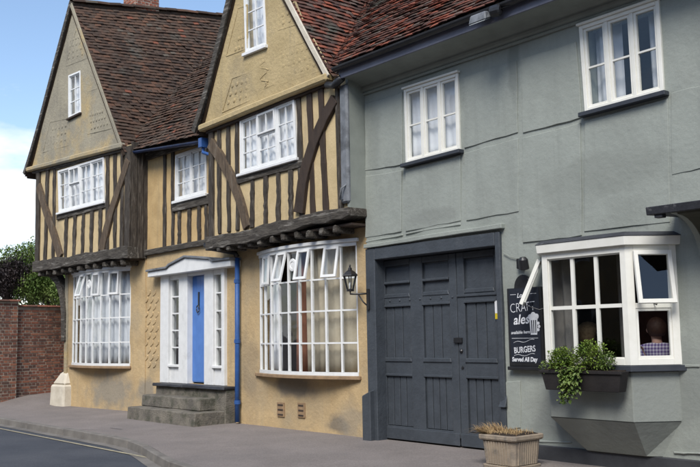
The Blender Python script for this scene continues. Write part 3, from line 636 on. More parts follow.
def return_light(pl, w, open_deg, lab):
    f, ww, hh = quadf([(0, ZB1), (w, ZB1), (0, ZB0), (w, ZB0)]); fu, fv = .085 / w, .07 / hh; b = MB()
    frame_mb(b, pl, f, 0, 1, 0, 1, fu, fv, -.07, -.001); zt = ZB0 + (ZB1 - ZB0) * .50; vt = (zt - ZB0) / hh
    b.prism(pl, bilin(f, fu, 1 - fu, vt - .03, vt + .015), -.07, -.004)
    fr = b.build('return_light', M['cream_paint'], bay, .004)
    b = MB(); frame_mb(b, pl, f, fu, 1 - fu, fv, vt - .03, .03 / w, .03 / hh, -.055, -.012); b.build('sash', M['cream_paint'], fr, .003)
    pane(pl, bilin(f, fu + .03 / w, 1 - fu - .03 / w, fv + .03 / hh, vt - .03 - .03 / hh), -.035, fr, M['glass_blue'])
    # top-hung vent, hinged at the head, swung out
    a = math.radians(open_deg); H = ZB1 - fv * hh - zt; b = MB(); sw = .045
    u0, u1 = fu - .012 / w, 1 - fu + .012 / w
    def hp(u, t, dep):      # t = distance down from the hinge
        p = pl.P(u * w, ZB1 - fv * hh - t * math.cos(a) , .012 + t * math.sin(a)); return p + (pl.n * math.cos(a) + Vector((0, 0, 1)) * math.sin(a)) * dep
    def hb(ua, ub, ta, tb, d0=0, d1=.045):
        b.hull([hp(ua, tb, d0), hp(ub, tb, d0), hp(ub, ta, d0), hp(ua, ta, d0)], [hp(ua, tb, d1), hp(ub, tb, d1), hp(ub, ta, d1), hp(ua, ta, d1)])
    su = sw / w; hb(u0, u0 + su, 0, H); hb(u1 - su, u1, 0, H); hb(u0 + su, u1 - su, 0, sw); hb(u0 + su, u1 - su, H - sw, H)
    v = b.build('vent', M['cream_paint'], bay, .003); v['label'] = lab
    b = MB(); b.face([hp(u0 + su, H - sw, .02), hp(u1 - su, H - sw, .02), hp(u1 - su, sw, .02), hp(u0 + su, sw, .02)]); b.build('pane', M['glass_blue'], v)
    b = MB(); b.tube([pl.P(w * .5, zt + .02, -.02), pl.P(w * .52, zt - .005, .06), hp(.5, H - .01, .0)], .006, 6); b.build('stay', M['black_metal'], v)
A0 = math.degrees(math.atan2(d_, BY1 + .03 - FX1)); wR = math.hypot(d_, BY1 + .03 - FX1)
return_light(Plane(FX1, -d_, A0), wR, 9, 'top vent of the bay propped open on the right')
A1 = math.degrees(math.atan2(-d_, FX0 - (BY0 - .06))); wL = math.hypot(d_, FX0 - (BY0 - .06))
return_light(Plane(BY0 - .06, 0, A1), wL, 24, 'top vent of the bay swung wide open on the left')
# ---- door hood at the right edge
HP = Plane(0, -.62)
hs = HP.hit(646, 212)[0]; hz = HP.hit(646, 216)[1]
b = MB(); hx1 = hs + 1.35; t = .09
prof = [(.0, hz + .03), (-.62, hz + .005), (-.63, hz + t), (.0, hz + .13)]
b.hull([(hs, y, z) for y, z in prof], [(hx1, y, z + .0) for y, z in prof]); hood = b.build('door_hood', M['slate'], pub, .006); hood['label'] = 'dark slate door hood cut by the right edge'
b = MB(); b.box(hs + .08, hs + .17, -.60, -.52, hz - .03, hz + .03); b.build('hood_block', M['slate'], hood, .004)
cp = [(-.55 + .50 * math.sin(t), hz - .0 - .42 * (1 - math.cos(t))) for t in [math.pi / 2 * i / 8 for i in range(9)]]
cp = [(-.56, hz + .02)] + cp + [(.0, hz - .42), (.0, hz + .02)]
b = MB(); b.hull([(hs + .24, y, z) for y, z in cp], [(hs + .31, y, z) for y, z in cp]); b.build('hood_bracket', M['grey_trim'], hood, .006)
cp2 = [(y + .01, z - .01) for y, z in cp]
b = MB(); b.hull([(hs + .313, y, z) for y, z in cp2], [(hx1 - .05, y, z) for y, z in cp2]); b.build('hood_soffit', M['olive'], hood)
# pub door under the hood, just out of frame
pd0, pd1 = hs + .42, hs + 1.22
pdo = prect('pub_door', M['gate_paint'], pub, G, pd0, pd1, .02, 2.15, -.02, .055, .006)
prect('door_frame', M['gate_paint'], pdo, G, pd0 - .09, pd0 - .001, .02, 2.25, -.02, .075, .006); prect('door_frame', M['gate_paint'], pdo, G, pd1 + .001, pd1 + .09, .02, 2.25, -.02, .075, .006); prect('door_frame', M['gate_paint'], pdo, G, pd0, pd1, 2.151, 2.25, -.02, .074, .006)
for a_ in (0, 1):
    for z_a, z_b in ((.25, .95), (1.12, 2.0)): prect('door_panel', M['gate_paint'], pdo, G, pd0 + .09 + a_ * .37, pd0 + .35 + a_ * .37, z_a, z_b, .05, .07, .01)

# ================================================================== THE TIMBER-FRAMED HOUSE
house = new_empty('timber_framed_house', (-16, 0, 0), 'ochre timber-framed house with two jettied gables and blue door', 'house')
AD = 4.538
def spot_at(pl, px, py, rs_, rz_, c, k): p = pl.P(*pl.hit(px, py)); return (tuple(p), (rs_, 2.0, rz_), c, k)
_A = Plane(-17.9026, -.30, AD).shift(-.36); _W = Plane(0, .08)
CEM, DMP = (.26, .23, .18), (.19, .16, .12)
M['ochre_wall_stained'] = mat('ochre_wall_stained', (.53, .39, .212), (.43, .31, .165), 2.2, .9, .7, 14, c3=(.35, .28, .18), s3=.75, th=(.5, .72), bdist=.018, streak=((.29, .235, .155), .7),
    spots=[spot_at(_A, 110, 391, .95, .42, CEM, .9), spot_at(_W, 147, 392, .35, .30, CEM, .85), spot_at(_W, 292, 387, .60, .16, DMP, .85), spot_at(_W, 338, 425, .30, .16, DMP, .9), spot_at(_W, 250, 372, .3, .8, DMP, .4), spot_at(_A, 70, 330, .5, 1.2, DMP, .35), spot_at(_W, 350, 420, .3, .35, CEM, .6)])
AU = Plane(-17.9026, -.30, AD)            # upper front of the left wing
AG = AU.shift(-.36)                       # its ground floor
BU = Plane(0, -.30)                       # upper front of the right wing
GW = Plane(0, .08)                        # ground floor and the range between the wings
ZJ = 3.30
OV, OH, OB = M['oak_v'], M['oak_h'], M['oak_brace']
# ---- ground floor walls
aL = AG.hit(66, 330)[0]; bowA = (AG.hit(73, 310)[0], AG.hit(130.7, 310)[0]); bowB = (GW.hit(260, 310)[0], GW.hit(358, 310)[0])
az = [AG.hit(130.7, y)[1] for y in (366, 342, 317, 293.6, 268)]; bz = [GW.hit(358, y)[1] for y in (376, 342.7, 309.6, 277, 241.6)]
aw = sheet('ground_wall', M['ochre_wall_stained'], house, AG, [(aL, -.12), (.02, -.12), (.02, 3.45), (aL, 3.45)], [[(bowA[0] + .02, az[0] + .02), (bowA[1] - .02, az[0] + .02), (bowA[1] - .02, az[4] - .02), (bowA[0] + .02, az[4] - .02)]], amp=.02, reveal=.22)
DH = G.hits([(160, 384), (224, 384)])
ds0, ds1 = GW.hit(161, 330)[0], GW.hit(223.5, 330)[0]; dzb, dzt = .66, 2.86
gw = sheet('ground_wall', M['ochre_wall_stained'], house, GW, [(-17.92, -.12), (-10.46, -.12), (-10.46, 3.42), (-17.92, 3.42)],
      [[(bowB[0] + .02, bz[0] + .02), (bowB[1] - .02, bz[0] + .02), (bowB[1] - .02, bz[4] - .02), (bowB[0] + .02, bz[4] - .02)], [(ds0 + .04, dzb), (ds1 - .04, dzb), (ds1 - .04, dzt - .04), (ds0 + .04, dzt - .04)]], amp=.012, reveal=.22)
# ---- shell
def bx(name, m, *a): q = MB(); q.box(*a); return q.build(name, m, house)
bx('back_wall', M['room'], -23, -10.5, 6.0, 6.2, -.1, 6.5); bx('side_wall', M['ochre_wall'], -22.1, -21.9, .05, 6.1, -.1, 6.0); bx('party_wall', M['room'], -10.56, -10.46, .31, 6.1, -.1, 5.4)
bx('ground_floor', M['room_floor'], -21.9, -10.5, .31, 3.2, .2, .4); bx('room_back_wall', M['room'], -21.9, -10.6, 3.2, 3.3, .2, 3.3)
bx('upper_floor', M['room_floor'], -22, -10.5, .31, 6.1, 3.25, 3.42); bx('upper_back_wall', M['room'], -22, -10.6, 2.9, 3.0, 3.4, 6.2); bx('upper_ceiling', M['room'], -22, -10.6, .31, 3.2, 5.62, 5.7)
# ---- left wing, upper floor
gAL, gAR, apA = AU.hit(32, 169), AU.hit(125, 145), AU.hit(75, 4)
uL = AU.hit(37.5, 220)[0]; uR = 0.0
WA = AU.hits([(59, 171), (105, 157), (60, 213), (105.5, 201.5)])
botA = lambda s: 3.42 + .0 * s
topA = lambda s: gAL[1] + (gAR[1] - gAL[1]) * (s - gAL[0]) / (gAR[0] - gAL[0]) - .10
sheet('upper_wall', M['pale_panel'], house, AU, [(uL, 3.40), (uR, 3.40), (uR, topA(uR) + .08), (uL, topA(uL) + .08)], [hole(WA)], amp=.012, reveal=.2, step=.25)
def stud(pl, pa, pb, w=.13, m=None, sd=0, n1=.032, jit=.014): return member('stud', m or OV, house, pl, [pa, pb], w, w * random.Random(sd + 9).uniform(.85, 1.15), -.05, n1 + random.Random(sd).uniform(-.006, .008), seg=13, jit=jit, seed=sd)
sx = lambda x, pl: pl.hit(x, 230)[0]
for k, x in enumerate((46.5, 54.2)): s = sx(x, AU); stud(AU, (s, 3.50), (s + random.Random(k).uniform(-.04, .04), topA(s)), sd=k)
for k, x in enumerate((66.5, 75, 83.5, 92, 100.5)): s = sx(x, AU); stud(AU, (s, 3.50), (s + .02, WA[2][1] - .12), sd=10 + k)
for k, x in enumerate((108.2, 115.5, 122.5)): s = sx(x, AU); stud(AU, (s, 3.50), (s + random.Random(k + 3).uniform(-.04, .02), topA(s)), sd=20 + k)
member('corner_post', OV, house, AU, [(uL + .09, 3.40), (uL + .05, topA(uL))], .20, .18, -.1, .05, seed=31)
member('corner_post', OV, house, AU, [(uR - .10, 3.40), (uR - .10, topA(uR) + .05)], .22, .24, -.1, .05, seed=32)
fw_, ww_, hw_ = quadf(WA)
member('window_rail', OH, house, AU, [(WA[2][0] - .12, WA[2][1] - .10), (WA[3][0] + .10, WA[3][1] - .08)], .13, .13, -.05, .04, seed=33)
member('window_rail', OH, house, AU, [(WA[0][0] - .12, WA[0][1] + .09), (WA[1][0] + .10, WA[1][1] + .09)], .10, .10, -.05, .04, seed=34)
member('brace', OB, house, AU, AU.hits([(39.5, 186), (45, 204), (53, 228), (62, 257)]), .22, .24, -.03, .062, seg=10, seed=35)
member('brace', OB, house, AU, AU.hits([(130, 160), (122, 184), (112, 214), (103, 251)]), .20, .26, -.03, .062, seg=10, seed=36)
member('bressumer', OH, house, AU, [(uL - .06, 3.43), (-2.2, 3.41), (uR + .03, 3.43)], .26, .24, -.30, .085, seg=22, jit=.03, seed=37)
member('wall_plate', OH, house, AU, [(gAL[0] + .15, gAL[1] - .09), (gAR[0], gAR[1] - .09)], .12, .12, -.05, .07, seg=8, seed=38)
def joists(pl, s0, s1, z, n, sd):
    rn = random.Random(sd)
    for k in range(n):
        s = s0 + (s1 - s0) * (k + .5) / n + rn.uniform(-.03, .03); w = rn.uniform(.05, .07); h_ = rn.uniform(.06, .075); q = MB(); zz = z + rn.uniform(-.015, .01)
        q.hull([pl.P(s + w * math.cos(a) * 1.2, zz + h_ * math.sin(a) * 1.1, -.34) for a in [math.pi / 4 + math.pi / 2 * i for i in range(4)]], [pl.P(s + w * 1.25 * math.cos(a), zz + h_ * 1.15 * math.sin(a), .05 + rn.uniform(-.02, .03)) for a in [math.pi / 4 + math.pi / 2 * i for i in range(4)]])
        q.build('joist_end', OH, house, .018)
joists(AU, uL + .1, uR - .1, 3.23, 11, 1)
b = MB(); b.hull([AU.P(uL + .05, 3.27, -.40), AU.P(uR - .02, 3.27, -.40), AU.P(uR - .02, 3.27, -.02), AU.P(uL + .05, 3.27, -.02)], [AU.P(uL + .05, 3.31, -.40), AU.P(uR - .02, 3.31, -.40), AU.P(uR - .02, 3.31, -.02), AU.P(uL + .05, 3.31, -.02)]); b.build('jetty_soffit', M['oak_dark'], house)
# side return of the left jetty, boarded in dark weathered oak
SA = Plane(AU.P(0, 0).x, AU.P(0, 0).y, 90)
for k in range(3): prect('return_board', OV, house, SA, .0 + k * .145 + .003, (k + 1) * .145 - .003, 3.30, 5.86, -.04, .02 + .006 * (k % 2), .01)
# ---- left wing gable
QG = AU.hits([(71, 76), (83, 71), (71, 119), (83.5, 113)])
gw_ = sheet('gable_wall', M['gable_a'], house, AU, [(gAL[0] + .02, gAL[1]), (gAR[0] - .05, gAR[1]), (apA[0] - .02, apA[1] - .07)], [hole(QG, .02)], n=.06, amp=.015, reveal=.2, step=.25, rim=False)
window(house, AU, QG, [1], 3, .075, M['white_paint'], cols=2, fw=.045, sash=.02, bar=.02, sill=(.04, .05, .03), sillmat=M['oak_dark'], label='small narrow window high in the left gable')
cg = Vector(gAR) - Vector(gAL)
member('gable_mould', M['gable_a'], house, AU, [(gAL[0] - .05, gAL[1] - .03), (gAR[0] + .05, gAR[1] - .03)], .13, .13, .0, .15, seg=10, jit=.006, seed=41, bevel=.03)
prl = M['gable_a']
def pargeting(parent, pl, m, pts, n, w=.03, h=.003, name='pargeting_rib'):
    """raised plaster ribs round a panel"""
    q = MB()
    for i in range(len(pts)):
        a = Vector(pts[i]); c = Vector(pts[(i + 1) % len(pts)]); t = (c - a).normalized(); nr = Vector((-t.y, t.x)) * w / 2
        q.prism(pl, [tuple(a - nr), tuple(c - nr), tuple(c + nr), tuple(a + nr)], n - .02, n + h + .0006 * i)
    return tag(q.build(name, m, parent, .002), kind='stuff')
def dimples(parent, pl, m, f, rows, cols, n, r=.04, sk=0):
    q = MB()
    for y in range(rows):
        for x in range(cols):
            c = f((x + .5 + sk * y) / cols, (y + .5) / rows); p = pl.P(c[0], c[1], n)
            q.lathe([(r, -.01), (r * .92, .003), (r * .6, .007), (r * .1, .008)], p, 8, tuple(pl.n))
    o = q.build('pargeting_bosses', m, parent, smooth=False); o['kind'] = 'stuff'; return o
for pts in ([(76, 30), (87, 58), (66, 66), (66, 62)], [(50, 122), (69, 118), (69, 145), (43, 152)], [(86, 92), (98, 88), (112, 128), (87, 134)]):
    pargeting(gw_, AU, prl, AU.hits(pts, .06), .06)
f, _, _ = quadf(AU.hits([(52, 126), (67, 122), (46, 149), (67, 142)], .06)); dimples(gw_, AU, prl, f, 3, 5, .06)
f, _, _ = quadf(AU.hits([(89, 112), (102, 108), (90, 132), (110, 126)], .06)); dimples(gw_, AU, prl, f, 3, 6, .06)
f, _, _ = quadf(AU.hits([(70, 38), (79, 34), (66, 62), (85, 56)], .06)); dimples(gw_, AU, prl, f, 4, 4, .06)
# ---- range between the wings, upper floor
lx0, lx1 = -17.9, -14.56; zt0 = 5.50
WL = GW.hits([(176.6, 152.5), (207.4, 148), (176, 202), (207.4, 193)])
WL = [(WL[0][0], 5.38), (WL[1][0], 5.38), (WL[2][0], 4.40), (WL[3][0], 4.40)]
sheet('upper_wall', M['ochre_panel'], house, GW, [(lx0, 3.425), (lx1, 3.425), (lx1, 5.75), (lx0, 5.75)], [hole(WL)], amp=.012, reveal=.2, step=.25)
for k, x in enumerate((165.5, 173.5)): s = sx(x, GW); stud(GW, (s, 3.45), (s - .03, 5.6), sd=50 + k, w=.12)
for k, x in enumerate((180, 190, 200, 207)): s = sx(x, GW); stud(GW, (s, 3.45), (s, 4.25), sd=60 + k, w=.12)
member('window_rail', OH, house, GW, [(WL[2][0] - .08, 4.28), (lx1, 4.26)], .20, .20, -.05, .05, seed=66)
member('wall_plate', OH, house, GW, [(lx0, 5.56), (lx1, 5.50)], .16, .16, -.05, .06, seed=67)
member('ledge_beam', OH, house, GW, [(lx0, 3.42), (lx1, 3.42)], .12, .12, -.05, .07, seed=68)
window(house, GW, WL, [1, 1], 3, .035, M['white_paint'], cols=2, fw=.05, sash=.03, bar=.018, sill=(.05, .06, .05), label='two-light window between the gables under the blue gutter')
# ---- right wing, upper floor
gBL, gBR, apB = BU.hit(206, 127.5), BU.hit(333, 76), BU.hit(254, -73)
bL, bR = BU.hit(211, 190)[0], -10.44
topB = lambda s: gBL[1] + (gBR[1] - gBL[1]) * (s - gBL[0]) / (gBR[0] - gBL[0]) - .08
WB = BU.hits([(241.2, 119.7), (295.6, 98), (241.6, 174.4), (298.3, 158)])
sheet('upper_wall', M['pale_panel'], house, BU, [(bL, 3.35), (bR - .02, 3.47), (bR - .02, topB(bR) + .06), (bL, topB(bL) + .06)], [hole(WB)], amp=.012, reveal=.2, step=.25)
for k, x in enumerate((220.5, 229.7, 238.3)): s = sx(x, BU); stud(BU, (s, 3.46), (s - .02, topB(s)), sd=70 + k, w=.11)
for k, x in enumerate((252.8, 266.3, 279, 291.7)): s = sx(x, BU); stud(BU, (s, 3.46), (s + .02, WB[2][1] - .12), sd=80 + k, w=.12)
for k, x in enumerate((303, 314, 327)): s = sx(x, BU); stud(BU, (s, 3.46), (s - [.07, .06, .10][k], topB(s)), sd=90 + k, w=[.12, .13, .13][k], m=M['oak_dark'] if k else OV)
member('corner_post', OV, house, BU, [(bL + .06, 3.36), (bL + .05, topB(bL))], .16, .16, -.1, .05, seed=95)
member('corner_post', OV, house, BU, [(bR - .22, 3.42), (bR - .26, topB(bR))], .10, .09, -.1, .05, seed=96)
member('brace', OB, house, BU, BU.hits([(212, 143), (221, 156), (233, 178), (243, 204), (248.5, 228)]), .22, .20, -.03, .066, seg=12, seed=97)
member('brace', M['oak_dark'], house, BU, BU.hits([(337, 99), (327, 117), (315, 145), (306, 176), (301, 213)]), .21, .24, -.03, .07, seg=12, seed=98)
member('window_rail', OH, house, BU, [(WB[2][0] - .12, WB[2][1] - .10), (WB[3][0] + .15, WB[3][1] - .10)], .14, .14, -.05, .04, seed=99)
member('window_rail', OV, house, BU, [(WB[0][0] - .12, WB[0][1] + .07), (WB[1][0] + .10, WB[1][1] + .07)], .08, .08, -.05, .04, seed=100)
member('bressumer', OH, house, BU, [(bL - .06, 3.30), (-13.2, 3.33), (-11.6, 3.39), (bR + .03, 3.44)], .25, .19, -.30, .085, seg=22, jit=.034, seed=101)
member('wall_plate', M['oak_dark'], house, BU, [(gBL[0] + .1, gBL[1] - .10), (gBR[0] - .1, gBR[1] - .10)], .10, .10, -.05, .07, seed=102)
joists(BU, bL + .15, bR - .2, 3.19, 11, 2)
b = MB(); b.box(bL + .02, bR - .02, -.28, .1, 3.225, 3.26); b.build('jetty_soffit', M['oak_dark'], house)
SB = Plane(bR, -.30, 90); prect('return_board', M['grey_trim'], house, SB, -.03, .31, 3.40, 5.50, -.05, .014)
SBL = Plane(bL, -.30, 90); prect('return_board', M['pale_panel'], house, SBL, .0, .37, 3.36, 5.6, -.01, .02)
prect('corner_board', M['grey_metal'], house, BU, bR - .17, bR + .016, 3.56, 5.42, -.01, .075, .03)
b = MB(); b.tube([BU.P(bR - .1, 3.62, .02), BU.P(bR - .12, 3.62, .12), BU.P(bR - .06, 3.78, .14), BU.P(bR - .02, 3.86, .05)], .016, 8); b.build('bracket_hook', M['grey_metal'], house, smooth=True)
# ---- right wing gable
QB = BU.hits([(247, -24), (267, -34), (249.5, 54.5), (270.5, 46)])
gb_ = sheet('gable_wall', M['gable_b'], house, BU, [(gBL[0] + .02, gBL[1]), (gBR[0] - .06, gBR[1]), (apB[0] - .02, apB[1] - .08)], [hole(QB, .02)], n=.08, amp=.015, reveal=.2, step=.25, rim=False)
window(house, BU, QB, [1], 4, .095, M['white_paint'], cols=2, fw=.05, sash=.02, bar=.02, sill=(.05, .06, .04), label='narrow window high in the right gable')
member('gable_mould', M['gable_b'], house, BU, [(gBL[0] - .03, gBL[1] - .035), (gBR[0] + .02, gBR[1] - .035)], .13, .13, .0, .17, seg=10, jit=.006, seed=103, bevel=.03)
pm = M['gable_b']
for pts in ([(280, 50), (313, 39), (328, 68), (280, 84)], [(254, 60), (274, 53), (274, 84), (256, 92)], [(278, 8), (295, 2), (303, 22), (278, 30)], [(238, 8), (247, 5), (247, 48), (226, 56)], [(232, 78), (250, 72), (250, 100), (222, 112)]):
    pargeting(gb_, BU, pm, BU.hits(pts, .08), .08)
for Qd, r_, c_ in (([(281, 52), (312, 41), (281, 82), (326, 66)], 3, 7), ([(239, 34), (247, 31), (232, 55), (248, 49)], 2, 4), ([(231, 82), (249, 76), (224, 108), (249, 98)], 3, 4), ([(280, 12), (294, 7), (280, 28), (301, 20)], 2, 3)):
    f, _, _ = quadf(BU.hits(Qd, .08)); dimples(gb_, BU, pm, f, r_, c_,   .08, .042)
b = MB(); f, _, _ = quadf(BU.hits([(256, 63), (272, 57), (258, 90), (272, 84)], .08))
pp = [f(.5 + .28 * math.sin(t * 2.2), t / 6.3) for t in [i * .45 for i in range(14)]]
b.tube([BU.P(a, c, .08) for a, c in pp], .016, 6)
for k in range(0, 14, 2): b.lathe([(.04, 0), (.03, .008), (.005, .011)], BU.P(pp[k][0] + .07 * (-1) ** (k // 2), pp[k][1], .08), 8, (0, -1, 0))
tag(b.build('pargeting_scroll', pm, gb_), kind='stuff')
# ---- bow windows
def bow(parent, pl, sL, sR, zs, n, sag, vents, label, wm):
    c = sR - sL; R = (c * c / 4 + sag * sag) / (2 * sag); th = math.asin(c / 2 / R)
    def pt(t, o=0.0):
        a = -th + 2 * th * t; return (sL + c / 2 + (R + o) * math.sin(a), (R + o) * math.cos(a) - R + sag)
    def P(t, z, o=0.0): s, nn = pt(t, o); return pl.P(s, z, nn)
    def seg(b, t0, t1, z0, z1, o0, o1, k=1):
        for i in range(k):
            a = t0 + (t1 - t0) * i / k; d = t0 + (t1 - t0) * (i + 1) / k
            b.hull([P(a, z0, o0), P(d, z0, o0), P(d, z0, o1), P(a, z0, o1)], [P(a, z1, o0), P(d, z1, o0), P(d, z1, o1), P(a, z1, o1)], True, True)
    z0, z1 = zs[0], zs[-1]; b = MB()
    seg(b, 0, 1, z1 - .055, z1, -.05, .02, n)
    w = b.build('bow_window', wm, parent); w['label'] = label
    b = MB(); seg(b, 0, 1, z0, z0 + .055, -.05, .015, n); b.build('bottom_rail', wm, w)
    e = .016 / c
    for i in range(n + 1):
        t = i / n; b = MB(); k = 1.5 if i in (0, n) else 1; t0, t1 = max(0, t - e * k), min(1, t + e * k)
        seg(b, t0, t1, z0 + .056, z1 - .056, -.045, .004); b.build('mullion', wm, w, .003)
    for j in range(1, len(zs) - 1):
        for i in range(n):
            b = MB(); seg(b, i / n + e, (i + 1) / n - e, zs[j] - .013, zs[j] + .013, -.035, -.003); b.build('glazing_bar', wm, w)
    for i in range(n):
        for j in range(len(zs) - 1):
            if j == len(zs) - 2 and i in vents: continue
            b = MB(); q = .002; b.face([P(i / n, zs[j], -.02 + random.uniform(-q, q)), P((i + 1) / n, zs[j], -.02 + random.uniform(-q, q)), P((i + 1) / n, zs[j + 1], -.02), P(i / n, zs[j + 1], -.02)]); b.build('pane', M['glass'], w)
    for i, deg in vents.items():
        a = math.radians(deg); t0, t1 = i / n + .1 * e, (i + 1) / n - .1 * e; H = zs[-1] - .05 - zs[-2] - .0; m0, m1 = P(t0, 0, .006), P(t1, 0, .006); d = (m1 - m0).normalized(); nn = Vector((d.y, -d.x, 0)); wd = (m1 - m0).length
        def hp(x, t, dep): return m0 + d * x + Vector((0, 0, zs[-1] - .05)) + (-Vector((0, 0, 1)) * math.cos(a) + nn * math.sin(a)) * t + (nn * math.cos(a) + Vector((0, 0, 1)) * math.sin(a)) * dep
        b = MB(); sw = .045
        for xa, xb, ta, tb in ((0, sw, 0, H), (wd - sw, wd, 0, H), (sw, wd - sw, 0, sw), (sw, wd - sw, H - sw, H)):
            b.hull([hp(xa, tb, 0), hp(xb, tb, 0), hp(xb, ta, 0), hp(xa, ta, 0)], [hp(xa, tb, .035), hp(xb, tb, .035), hp(xb, ta, .035), hp(xa, ta, .035)])
        b.build('vent', wm, w, .003)
        b = MB(); b.face([hp(sw, H - sw, .015), hp(wd - sw, H - sw, .015), hp(wd - sw, sw, .015), hp(sw, sw, .015)]); b.build('pane', M['glass'], w)
    arc = [pt(i / 24, .07) for i in range(25)]
    for nm, za, zb, mm, o in (('sill', z0 - .06, z0 - .002, M['airbrick'], .045), ('bow_head', z1 + .002, z1 + .06, wm, .05)):
        arc = [pt(i / 24, o) for i in range(25)]; ring = [(sL - .12 if nm == 'sill' else sL - .03, -.03)] + [(sL - .12 if nm == 'sill' else sL - .03, arc[0][1])] + arc[1:-1] + [(sR + .05, arc[-1][1]), (sR + .05, -.03)]
        b = MB(); b.hull([pl.P(s, za, q) for s, q in ring], [pl.P(s, zb, q) for s, q in ring]); b.build(nm, mm, w, .008)
    return w, P
wA, PA = bow(house, AG, bowA[0], bowA[1], az, 8, .20, {2: 14, 4: 3, 6: 3}, 'white bow window of many panes in the left wing', M['white_paint'])
wB, PB = bow(house, GW, bowB[0], bowB[1], bz, 9, .25, {1: 3, 3: 14, 5: 12, 7: 12}, 'white bow window of many panes beside the gate', M['white_paint'])
for w_, PP, t, z in ((wB, PB, 4.5 / 9, (bz[3] + bz[4]) / 2), (wA, PA, 3.5 / 8, (az[3] + az[4]) / 2)):
    p = PP(t, z, .0); b = MB()
    b.lathe([(.10, 0), (.11, .01), (.10, .02), (.06, .022), (.055, .012), (.02, .014)], p, 20, (0, -1, 0)); b.build('vent_fan', M['white_paint'], w_)
window_B = window(house, BU, WB, [1, 1.1, 1], 3, .04, M['white_paint'], cols=2, fw=.05, sash=.03, bar=.018, vent=1, sill=(.05, .05, .05), label='three-light casement window on the upper floor of the right wing')
window_A = window(house, AU, WA, [1, 1, 1, 1.1], 3, .04, M['white_paint'], cols=2, fw=.05, sash=.028, bar=.018, vent=1, sill=(.05, .05, .05), label='wide casement window on the upper floor of the left wing')
# ---- doorway
dp = lambda x: GW.hit(x, 330, .06)[0]
sur = MB()
xs_ = [dp(x) for x in (160.5, 168.5, 178, 186.5, 203.5, 212.5, 221.5, 224.5)]
zl = .98
for a, c in ((0, 1), (2, 3), (4, 5), (6, 7)): sur.rect(GW, xs_[a], xs_[c], dzb, dzt, -.12, .07 if a in (0, 6) else .05)
sur.rect(GW, xs_[1], xs_[2], dzt - .10, dzt - .002, -.12, .04); sur.rect(GW, xs_[5], xs_[6], dzt - .10, dzt - .002, -.12, .04); sur.rect(GW, xs_[3], xs_[4], dzt - .06, dzt - .002, -.12, .04)
so = sur.build('door_surround', M['white_paint'], house, .006); so['label'] = 'white door surround with narrow sidelights'
for a, c in ((1, 2), (5, 6)):
    prect('surround_panel', M['white_paint'], so, GW, xs_[a], xs_[c], dzb, zl, -.10, .02, .004); prect('sidelight_sill', M['white_paint'], so, GW, xs_[a] - .02, xs_[c] + .02, zl + .001, zl + .05, -.1, .075, .006)
    zz = [zl + .05 + (dzt - .10 - zl - .05) * k / 5 for k in range(6)]
    e = .03; prect('glazing_bar', M['white_paint'], so, GW, xs_[a], xs_[a] + e, zz[0], zz[-1], -.06, .0); prect('glazing_bar', M['white_paint'], so, GW, xs_[c] - e, xs_[c], zz[0], zz[-1], -.06, .0)
    for k in range(1, 5): prect('glazing_bar', M['white_paint'], so, GW, xs_[a] + e, xs_[c] - e, zz[k] - .014, zz[k] + .014, -.05, -.005)
    for k in range(5): pane(GW, [(xs_[a] + e, zz[k]), (xs_[c] - e, zz[k]), (xs_[c] - e, zz[k + 1]), (xs_[a] + e, zz[k + 1])], -.03, so)
door = prect('door', M['blue_paint'], house, GW, xs_[3] + .005, xs_[4] - .005, dzb + .03, dzt - .065, -.14, -.08, .004); door['label'] = 'bright blue front door'
for k in range(1, 4): s = xs_[3] + (xs_[4] - xs_[3]) * k / 4; prect('door_board', M['blue_paint'], door, GW, s - .17 + .004, s - .004, dzb + .05, dzt - .08, -.082, -.075 + .001 * k, .003)
prect('door_board', M['blue_paint'], door, GW, xs_[4] - .17, xs_[4] - .02, dzb + .05, dzt - .08, -.082, -.073, .003)
kx = GW.hit(196, 300)[0]; kz = GW.hit(195, 300)[1]
b = MB(); b.rect(GW, kx - .018, kx + .018, kz - .14, kz + .16, -.078, -.05); b.tube([GW.P(kx + .05 * math.cos(t), kz - .18 + .07 * math.sin(t), -.04) for t in [i * math.pi / 6 for i in range(13)]], .013, 6); b.build('door_knocker', M['black_metal'], door, .004)
b = MB(); b.lathe([(.025, 0), (.03, .02), (.03, .04), (.01, .055)], GW.P(xs_[4] - .08, kz - .36, -.075), 10, (0, -1, 0)); b.build('door_knob', M['black_metal'], door)
# cornice with a low pediment
cl, cr = GW.hit(148.5, 265, .2)[0], GW.hit(231, 255, .2)[0]; cz = dzt; cm = (cl + cr) / 2 - .05
prof = [(cl, cz), (cr, cz), (cr, cz + .12), (cr - .62, cz + .13), (cr - .72, cz + .18), (cm + .02, cz + .29), (cl + .95, cz + .17), (cl + .85, cz + .12), (cl, cz + .11)]
pedo = part('door_hood', M['white_paint'], house, GW, prof, -.05, .22, .01)
b = MB(); topl = [(cr + .03, cz + .122), (cr - .62, cz + .132), (cr - .72, cz + .182), (cm + .02, cz + .292), (cl + .95, cz + .172), (cl + .85, cz + .122), (cl - .03, cz + .112)]
lo = topl; hi = [(s, z + .045) for s, z in topl]
for i in range(6): b.hull([GW.P(*lo[i], -.02), GW.P(*lo[i + 1], -.02), GW.P(*hi[i + 1], -.02), GW.P(*hi[i], -.02)], [GW.P(*lo[i], .26), GW.P(*lo[i + 1], .26), GW.P(*hi[i + 1], .26), GW.P(*hi[i], .26)])
b.build('hood_lead', M['grey_metal'], pedo, .006)
